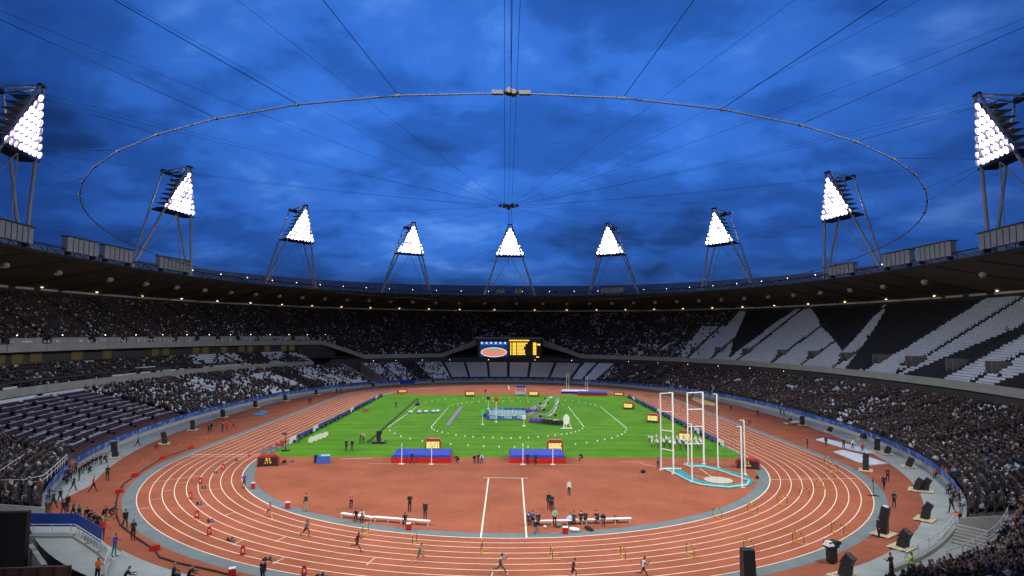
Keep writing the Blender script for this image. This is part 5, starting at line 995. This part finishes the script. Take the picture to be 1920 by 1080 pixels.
FP=[ # px, py of the feet, pose, heading, top, bottom, label, group
(174,922,'walk',20,'red','black','man in a bright red jacket walking on the left apron',0),(201,902,'stand2',-60,'navy','charcoal','official in navy with a white bib, right of the red jacket',0),(137,921,'walk2',70,'charcoal','black','photographer in a dark vest beside the left wall, nearest the red jacket',0),(148,902,'stand',-120,'black','black','person in black by the left wall, right of two in dark',0),(131,904,'stand2',-30,'charcoal','black','person in charcoal by the left wall, middle of three',0),(125,905,'stand',10,'navy','black','person in navy by the left wall, leftmost of three',0),(133,890,'stand2',-60,'orange','black','steward in an orange vest by the left wall',0),
(163,882,'crouch',-40,'black','black','photographer crouching by the left wall, left of two',0),(171,876,'crouch',-40,'charcoal','black','photographer crouching by the left wall, right of two',0),(187,870,'sit2',-40,'charcoal','charcoal','seated photographer beside the tall left speaker',0),
(62,950,'walk',0,'black','black','dark figure leftmost above the blue banner',0),(79,948,'crouch',30,'navy','charcoal','figure in navy crouching above the blue banner',0),(99,953,'walk',10,'navy','black','man in navy striding above the blue banner',0),(126,960,'stand',90,'black','navy','man in black standing with his back to us above the banner',0),(45,925,'stand2',20,'red','black','person in red at the far left below the railings',0),(72,917,'stand2',20,'orange','black','person in orange at the left below the railings',0),(86,914,'stand',0,'charcoal','black','person in charcoal right of the orange vest on the left',0),
(193,975,'crouch',-20,'black','black','left of the two crouching figures near the cable',0),(206,972,'crouch',-10,'charcoal','black','right of the two crouching figures near the cable',0),(234,990,'walk',-45,'black','black','man in black walking beside the kerb band, left of two',0),(249,1014,'stand2',-60,'navy','black','man in navy with a bib beside the kerb band, right of two',0),(191,1013,'stand',-50,'red','maroon','person in red beside the end of the blue banner',0),(182,1001,'stand2',-60,'black','black','person in black behind the banner end, left of the red one',0),(173,988,'crouch',-40,'charcoal','black','person crouching behind the banner curve',0),(160,976,'crouch',-40,'black','charcoal','person behind the banner, right of the green tops',0),(148,972,'crouch',-60,'green','black','person in dark green behind the banner',0),(214,1044,'stand2',-10,'purple','teal','person in a purple jacket and teal trousers by the left pit',0),
(182,1092,'stand2',-20,'orange','black','steward in an orange vest at the bottom left edge',0),(231,1100,'sit2',30,'black','black','person in black sitting at the bottom edge, left',0),(323,1094,'sit',20,'navy','black','person in navy sitting at the bottom edge, left of two',0),(351,1096,'sit2',20,'black','black','person in black sitting at the bottom edge, right of two',0),(492,1096,'stand',90,'navy','black','person at the bottom edge left of lane box nine',0),
(457,917,'stand2',-60,'purple','maroon','official in purple standing on the inner lane line',1),(573,960,'stand',160,'charcoal','beige','official in a charcoal jacket inside the kerb',1),(658,955,'stand',-80,'pink','black','jumper in a red top with open jacket behind the left bench',1),(768,961,'stand2',95,'black','black','official in black behind the left bench',1),(797,974,'stand',100,'navy','black','person in navy at the right end of the left bench',1),
(1029,957,'stand',-100,'black','black','left of the two officials in black standing close behind the right bench',1),(1035,961,'stand2',-110,'navy','black','right of the two officials standing close behind the right bench',1),(1067,930,'stand',-90,'white','black','jumper in a white top and black tights on the runup',1),(1040,990,'stand2',-70,'mint','black','person in mint green standing before the right bench',1),(1003,1001,'crouch',-60,'black','teal','person in black crouching left before the right bench',1),(1131,988,'bend',-100,'black','black','person in black bending over the right bench',1),
(773,871,'walk2',170,'navy','navy','official in navy walking before the left high jump mat',1),(860,870,'crouch',200,'black','black','person in black crouching between the mats',1),(889,869,'sit2',-80,'black','navy','person in black, left of the group seated between the mats',1),(897,868,'sit',-90,'maroon','black','person in maroon, middle of the group between the mats',1),(904,869,'sit2',-100,'lightblue','navy','person in pale blue, right of the group between the mats',1),(989,872,'stand',90,'navy','navy','left of the two officials in navy before the middle mat',1),(1004,873,'walk2',90,'navy','black','right of the two officials in navy before the middle mat',1),(1092,866,'sit2',150,'black','charcoal','person in black seated at the grass edge right of the mats',1),
(649,847,'stand2',-80,'black','black','left of two people in black on the near left grass',1),(660,846,'stand',-100,'black','charcoal','right of two people in black on the near left grass',1),(675,833,'camera',30,'charcoal','black','crane operator in charcoal at the tail of the camera crane',1),(681,832,'stand2',-60,'beige','black','person in a beige jacket beside the crane operator',1),(707,830,'camera',60,'black','black','camera operator in black at the foot of the crane',1),(560,832,'stand',-30,'navy','navy','person in navy standing by the left boards',1),(742,766,'walk',40,'black','black','person in black carrying gear on the far left grass',1),(910,740,'stand',-90,'black','black','person in black on the far grass edge',1),
(1234,880,'stand2',-80,'grey','charcoal','official in grey beside the left gate of the cage',1),
(1514,841,'stand2',180,'charcoal','black','official in charcoal standing alone beside the right kerb band',2),(1549,837,'stand',-100,'navy','black','person in navy at the far end of the covered pits',2),(1582,843,'stand2',-110,'navy','black','person in navy in the middle of the covered pits',2),(1599,843,'walk2',-60,'white','black','person in white and black beside the covered pits',2),(1616,847,'crouch',-90,'red','black','person in red crouching at the covered pits',2),(1665,905,'stand2',-100,'maroon','black','back one of the two men near the microphone stand',2),(1658,918,'walk2',-100,'navy','black','front one of the two men near the microphone stand',2),(1677,953,'stand2',-95,'navy','black','man in navy with a white bib standing alone on the right apron',2),(1648,1008,'stand',-170,'navy','black','man beside the tallest speaker on the right',2),
(1347,780,'stand',200,'navy','navy','person in navy beside the cage posts on the far right track',2),(1372,770,'crouch',180,'black','black','person kneeling on the right apron',2),(1421,781,'walk',200,'black','black','person in black walking before the farthest right speaker',2),(1464,780,'stand2',180,'black','black','left of two people in black by the right wall',2),(1470,783,'stand',180,'charcoal','black','right of two people by the right wall',2),(1484,797,'walk2',180,'black','maroon','person walking before the table on the right',2),(1408,798,'sit2',180,'black','red','person seated low by the top of the right cage post',2),(1299,747,'stand2',200,'black','black','person in black beside the sand pit',2),(1330,750,'stand',180,'navy','black','person in navy behind the sand pit',2),(1341,749,'stand2',180,'maroon','black','person in maroon behind the sand pit',2),
(391,813,'stand2',-60,'black','black','person in black on the left apron, first from the left of five',3),(396,810,'stand',-90,'black','navy','person on the left apron, second of five',3),(417,811,'stand2',-20,'navy','black','person on the left apron, third of five',3),(425,808,'stand',-60,'red','maroon','person in red on the left apron, fourth of five',3),(438,804,'walk2',200,'red','black','person in red walking on the left apron, rightmost of five',3),(580,758,'stand',-60,'maroon','black','left of two people on the far left apron',3),(583,756,'stand2',-90,'navy','navy','right of two people on the far left apron',3),(631,739,'stand',-60,'charcoal','black','left of two people by the far left corner',3),(639,738,'stand2',-60,'maroon','black','right of two people by the far left corner',3),(258,838,'walk',20,'teal','black','person in dark teal walking on the left walkway',3),(290,845,'crouch',20,'red','maroon','man in red crouching beside the speaker on the left apron',3),(366,778,'stand2',-40,'orange','navy','left of two stewards in orange at the left wall',3),(389,779,'stand',-40,'orange','black','right of two stewards in orange at the left wall',3),(274,812,'sit2',-30,'red','black','person in red seated on the left walkway',3),
(1757,897,'sit2',200,'red','black','person in red, left of the reds by the right wall',4),(1768,900,'stand2',190,'red','charcoal','person in bright red by the right wall',4),(1775,906,'stand2',190,'orange','black','steward in orange at the end of the right banner',4),(1801,983,'bend',200,'orange','black','steward in orange bending beside the right stair pit',4),(1785,962,'walk2',200,'black','black','person in black walking up to the right crowd',4),(1808,966,'stand2',170,'lightblue','black','person in pale blue at the right front of the crowd',4),(1797,930,'sit2',200,'black','navy','person seated on the kerb at the right front of the crowd',4),(1782,926,'sit',200,'charcoal','black','person seated left on the kerb at the right front of the crowd',4),(1830,962,'stand2',160,'charcoal','black','person in charcoal standing at the right front rows',4),(1846,955,'stand',180,'black','black','person in black standing at the right front rows',4),(1672,1085,'stand2',110,'maroon','black','person at the bottom edge beside the right stair pit',4),(1712,1084,'stand2',120,'lime','black','steward in lime yellow at the bottom edge on the right',4)]
GR=('people on the left apron','people on the infield','people on the right apron','people along the far left apron','people by the right front rows')
for a,b,ps,f,t,bt,lab,g in FP:
    p=G(a,b); p.z=0.024 if g==1 else 0.01
    person(ps,p,f,t,bt,lab,GR[g],hair=rng.choice([M_hair,M_hair,M_hair2]),scale=rng.uniform(1.03,1.11))
r2=random.Random(11)
for k,(a,b) in enumerate(((118,908),(122,897),(141,890),(150,888),(158,884),(166,889),(178,872),(195,868))):
    p=G(a,b); p.z=.01; person(r2.choice(['crouch','stand2','camera','sit2']),p,r2.uniform(-60,10),r2.choice(['black','navy','charcoal']),'black','%s dark clad photographer from the bottom in the line along the left wall'%ORD[k],GR[0])
for k,(a,b) in enumerate(((52,938),(68,930),(90,938),(112,945),(118,968),(136,972),(165,982),(186,992))):
    p=G(a,b); p.z=.01; person(r2.choice(['crouch','stand2','walk','bend']),p,r2.uniform(-80,40),r2.choice(['black','navy','charcoal','green']),r2.choice(['black','navy']),'%s dark clad figure from the left in the huddle above the blue banner'%ORD[k],GR[0])
for k,(a,b) in enumerate(((1790,940),(1800,950),(1812,945),(1822,972),(1836,978),(1852,972),(1864,962),(1818,935))):
    p=G(a,b); p.z=.01; person(r2.choice(['sit2','stand2','walk','crouch']),p,r2.uniform(150,210),r2.choice(['black','navy','charcoal','brown']),'black','%s dark clad person from the left gathered at the right front rows'%ORD[k],GR[4])
for k,(a,b,t,l) in enumerate(((668,973,'black','in black on the left bench'),(680,974,'white','in white on the left bench'),(760,980,'charcoal','in charcoal on the left bench'),(990,983,'navy','in navy at the left end of the right bench'),(998,979,'blue','in blue at the left end of the right bench'),(1010,982,'black','in black with fair hair on the right bench'),(1076,981,'brown','in brown on the right bench'),(1089,980,'black','in black on the right bench, left of the fair one'),(1098,979,'charcoal','in charcoal with fair hair on the right bench'),(1121,979,'black','in black beside the bending person'))):
    p=G(a,b-4,0.45); o=person(rng.choice(['sit','sit2']),(0,0,0),rng.uniform(60,120) if k>2 else -90,t,'black','athlete sitting '+l,'athletes sitting on the benches',hair=M_hair2 if k in (5,8) else M_hair); o.location=(p.x,p.y,0.024)
r=random.Random(3); k=0
for row in range(3):
    for i in range(10):
        a=1219+i*10.6+r.uniform(-2,2)+row*2; b=831+row*4.6+i*0.55+r.uniform(-1,1); p=G(a,b); p.z=.03; ylw=(row==1 and i==7)
        person(r.choice(['stand','stand2','walk','stand2']),p,r.uniform(180,260),'yellow' if ylw else r.choice(['white','white','white','lightblue']),r.choice(['navy','black','charcoal']),('helper in a yellow shirt within the white shirted group' if ylw else 'white shirted youngster, %s from the left in the %s row of the group'%(ORD[i],('back','middle','front')[row])),'group in white shirts on the right grass',scale=r.uniform(.86,.98),hair=r.choice([M_hair,M_hair2]))
# ------------------------------------------------------------------ press desks on the left, pits, railings
M_desk=mat('desk_grey',(0.44,0.47,0.49),0.6,var=0.08,scale=2); M_dpur=mat('desk_purple',(0.022,0.009,0.036),0.7,var=0.3,scale=1); M_dred=mat('aisle_maroon',(0.075,0.014,0.02),0.8,var=0.3,scale=1)
da=[184.2,188.6,193.2,198.0,202.8,207.0]; rows=[0.08+0.0833*i for i in range(11)]
for j,(t0,t1) in enumerate(zip(da,da[1:])):
    for k,s in enumerate(rows):
        T=thing('press_desk','long press desk, %s row up, in the %s block from the far end'%(ORD[k],ORD[j]),'desk',(0,0,0),0,'press desks in the lower tier on the left')
        z=1.2+5.1*s; f=lambda ds:(lambda t:lower(t,s+ds)[:2])
        a,b=t0+0.35,t1-0.35
        wallstrip(MB(),f(0.0),f(0.015),a,b,(b-a)/4-1e-4,lambda d:z+0.70,lambda d:z+0.76).build('desk_top',M_desk,T)
        wallstrip(MB(),f(0.004),f(0.008),a,b,(b-a)/4-1e-4,lambda d:z+0.1,lambda d:z+0.695).build('front_panel',M_dpur,T)
        wallstrip(MB(),f(0.046),f(0.052),a,b,(b-a)/4-1e-4,lambda d:z+0.2,lambda d:z+0.72).build('seat_back',M_dpur,T)
        wallstrip(MB(),f(0.056),f(0.0825),t0,t1,(t1-t0)/4-1e-4,lambda d:z+0.1,lambda d:z+0.50).build('floor_carpet',M_dred,T)
        mb=MB()
        for q in range(rng.randint(1,5)):
            th=R(rng.uniform(a,b)); x,y,_=lower(th,s+0.012); mb.box((x,y,z+0.88),(0.36,0.26,0.16),th)
        if j>0 or k<6: mb.build('monitor',mat('monitor_cover',(0.42,0.45,0.48),0.5,var=0.2,scale=4),T)['kind']='stuff'
    th=t1
    mb=MB(); wallstrip(mb,lambda t:lower(t,0.06)[:2],lambda t:lower(t,0.10)[:2],t0,t1,1.0,lambda d:1.2,lambda d:1.72); mb.build('step_panel',M_dred,lower_stand)
# left pit: a sunken service yard below the corner of the left stand, walled, with a blue banner
pit=thing('service_pit','sunken concrete service pit at the bottom left behind the blue banner','pit')
ths=np.radians(np.linspace(229.5,251,13)); W0=[se(t,65.35,93.85) for t in ths]
FL=[(-50,-74.5),(-46,-78.6),(-39,-78.6),(-36.4,-80.7),(-34,-82.7),(-32,-84.6),(-30.5,-87.5),(-28,-91),(-34,-97),(-52,-90)]
MB().add([(x,y,-2.1) for x,y in FL],[tuple(range(len(FL)-1,-1,-1))]).build('floor',M_walk,pit)
def run_wall(pts,z0,z1,w,m,name):
    for a,b in zip(pts,pts[1:]): a,b=Vector((*a,0)),Vector((*b,0)); d=b-a; MB().box((a+b)/2+Vector((0,0,(z0+z1)/2)),(d.length+w*.9,w,z1-z0),math.atan2(d.y,d.x)).build(name,m,pit)
run_wall(FL[1:8],-2.2,0.22,0.3,M_conc,'pit_wall')
run_wall([(-44.5,-80.0),(-41.5,-80.4),(-36.5,-85.3),(-31.5,-91.5)],-2.2,0.1,0.35,M_conc,'dividing_wall')
ramp_=MB(); 
for k in range(8): ramp_.box((-38.6+k*.62,-81.6-k*.62,-2.0+0.13*k),(0.6,1.5,0.3),R(-45))
ramp_.build('stairs',M_concd,pit)
M_bb=mat('blue_drape',(0.015,0.065,0.36),0.5,var=0.35,scale=1.2)
run_wall([(-47.5,-77.2),(-46,-78.2),(-39.2,-78.2),(-36.6,-80.3),(-34.2,-82.3)],0.85,2.0,0.08,M_bb,'blue_banner')
mb=MB()
for k in range(26):
    f=k/25*6; i=min(5,int(f)); a=Vector((*FL[1+i],0)); b=Vector((*FL[2+i],0)); q=a.lerp(b,f-i); mb.tube(q+Vector((0,0,.2)),q+Vector((0,0,1.15)),0.03,4)
mb.path([Vector((*q,1.15)) for q in FL[1:8]],0.035,5)
mb.build('pit_rail',M_steel,pit)['kind']='stuff'
tag(pit,None,None)
p=G(-30,1068,-1.0); q=G(43,1066,-1.0); c=(p+q)/2; d=q-p
T=thing('black_screen','tall black back of a screen at the bottom left corner','screen',(c.x,c.y,-2.2),math.atan2(d.y,d.x)); 
MB().box((0,0.3,3.0),(d.length,0.5,5.4)).build('screen_back',CL['black'],T); MB().box((0,0.5,0.15),(d.length*.9,1.5,0.3)).build('screen_foot',M_dark,T)
p=G(-20,1066,1.3); q=G(134,1060,1.3); c=(p+q)/2; d=q-p
T=thing('brown_hoarding','brown panelled hoarding along the bottom left edge','hoarding',(c.x,c.y,0),math.atan2(d.y,d.x)); L_=d.length
for k in range(5): MB().box((-L_/2+L_*(k+.5)/5,0,-0.45),(L_/5-.05,0.16,3.5)).build('panel',mat('panel_brown',(0.16,0.085,0.065),0.7,var=0.15,scale=2),T)
for k in range(6): MB().box((-L_/2+L_*k/5,-0.12,-0.45),(0.14,0.12,3.5)).build('batten',CL['maroon'],T)
# right pit with stairs and railings
rp_=thing('stair_pit','stairwell with grey railings in front of the right crowd','stairwell',(0,0,0))
for k in range(9):
    th=R(-53.5-k*0.45); x,y=se(th,66.6,95.1); MB().box((x,y,0.9-0.16*k),(2.4,0.62,0.16),th).build('step',M_conc,rp_)
wallstrip(MB(),lambda t:se(t,64.9,93.3),lambda t:se(t,65.2,93.6),-66,-52.5,0.9,lambda d:0,lambda d:0.35).build('kerb',M_conc,rp_)
wallstrip(MB(),lambda t:se(t,69.3,98.0),lambda t:se(t,69.5,98.2),-66,-52.5,0.9,lambda d:0,lambda d:2.3).build('back_wall',M_concd,rp_)
for off,z0 in ((64.95,0.35),(68.9,1.9)):
    P=[(*se(R(a),off,off+28.6),z0) for a in np.arange(-66,-51.9,1.0)]
    for z in (0.5,1.05): MB().path([(x,y,zz_+z) for x,y,zz_ in P],0.035,5).build('handrail',M_steel,rp_)
    for x,y,zz_ in P[::2]: MB().tube((x,y,zz_),(x,y,zz_+1.08),0.035,5).build('rail_post',M_steel,rp_)
# railings of the left stand
def railing(pts,lab):
    T=thing('railing',lab,'railing'); P=[G(a,b,h) for a,b,h in pts]
    MB().path(P,0.045,5).build('top_rail',M_steel,T); MB().path([p-Vector((0,0,.5)) for p in P],0.035,5).build('mid_rail',M_steel,T)
    for a,b in zip(P,P[1:]):
        n=max(1,int((b-a).length/1.6))
        for k in range(n+1): q=a.lerp(b,k/n); MB().tube(q-Vector((0,0,1.05)),q,0.035,5).build('rail_post',M_steel,T)
railing([(0,882,3.6),(30,862,3.4),(60,842,3.2)],'upper steel railing in the left stand'); railing([(82,891,2.6),(104,872,2.6),(126,852,2.4)],'lower steel railing nearer the track in the left stand'); railing([(0,900,2.8),(45,899,2.6),(82,891,2.6)],'steel railing along the stair at the far left')
# lights of the far gangway, seen in the open corner
M_gl=mat('gangway_lamp',(1,1,1),0.4,emit=(1.0,0.86,0.6),es=6)
gm=MB().ball((0,0,0),0.10,n=8,k=4).mesh('gangway_lamp',M_gl)
for k in range(17):
    a=132+k*4.4; x,y,z=upper(R(a),0.36); link('gangway_lamp',gm,upper_stand,(x*.995,y*.995,z+1.1))
for a in (75,84,93,102,109,116,122):
    x,y=se(R(a),87.3,111.4); link('gangway_lamp',gm,lower_stand,(x,y,7.6))
for a in (20,28,36,44,52,60):
    x,y=se(R(a),87.3,111.4); link('gangway_lamp',gm,lower_stand,(x,y,7.7))

for dgv,s1 in ((-52.4,0.2),(229.4,0.62)):
    x0,y0=se(R(dgv),65.5,94.0); x1,y1,z1=lower(R(dgv),s1); A=Vector((x0,y0,0)); B=Vector((x1,y1,0)); d=(B-A).normalized(); n=Vector((-d.y,d.x,0))*0.12; b_=-2.2
    MB().add([A-n+Vector((0,0,b_)),A+n+Vector((0,0,b_)),B+n+Vector((0,0,b_)),B-n+Vector((0,0,b_)),A-n+Vector((0,0,1.3)),A+n+Vector((0,0,1.3)),B+n+Vector((0,0,z1+0.25)),B-n+Vector((0,0,z1+0.25))],[(0,1,5,4),(1,2,6,5),(2,3,7,6),(3,0,4,7),(4,5,6,7)]).build('side_wall',M_conc,lower_stand)
wallstrip(MB(),lambda t:lower(t,0.625)[:2],lambda t:lower(t,0.64)[:2],229.4,252,1.5,lambda d:-2.2,lambda d:4.6).build('inner_wall',M_conc,lower_stand)
wallstrip(MB(),lambda t:lower(t,0.175)[:2],lambda t:lower(t,0.19)[:2],-60.2,-52.4,1.3,lambda d:-1.0,lambda d:2.25).build('inner_wall',M_conc,lower_stand)
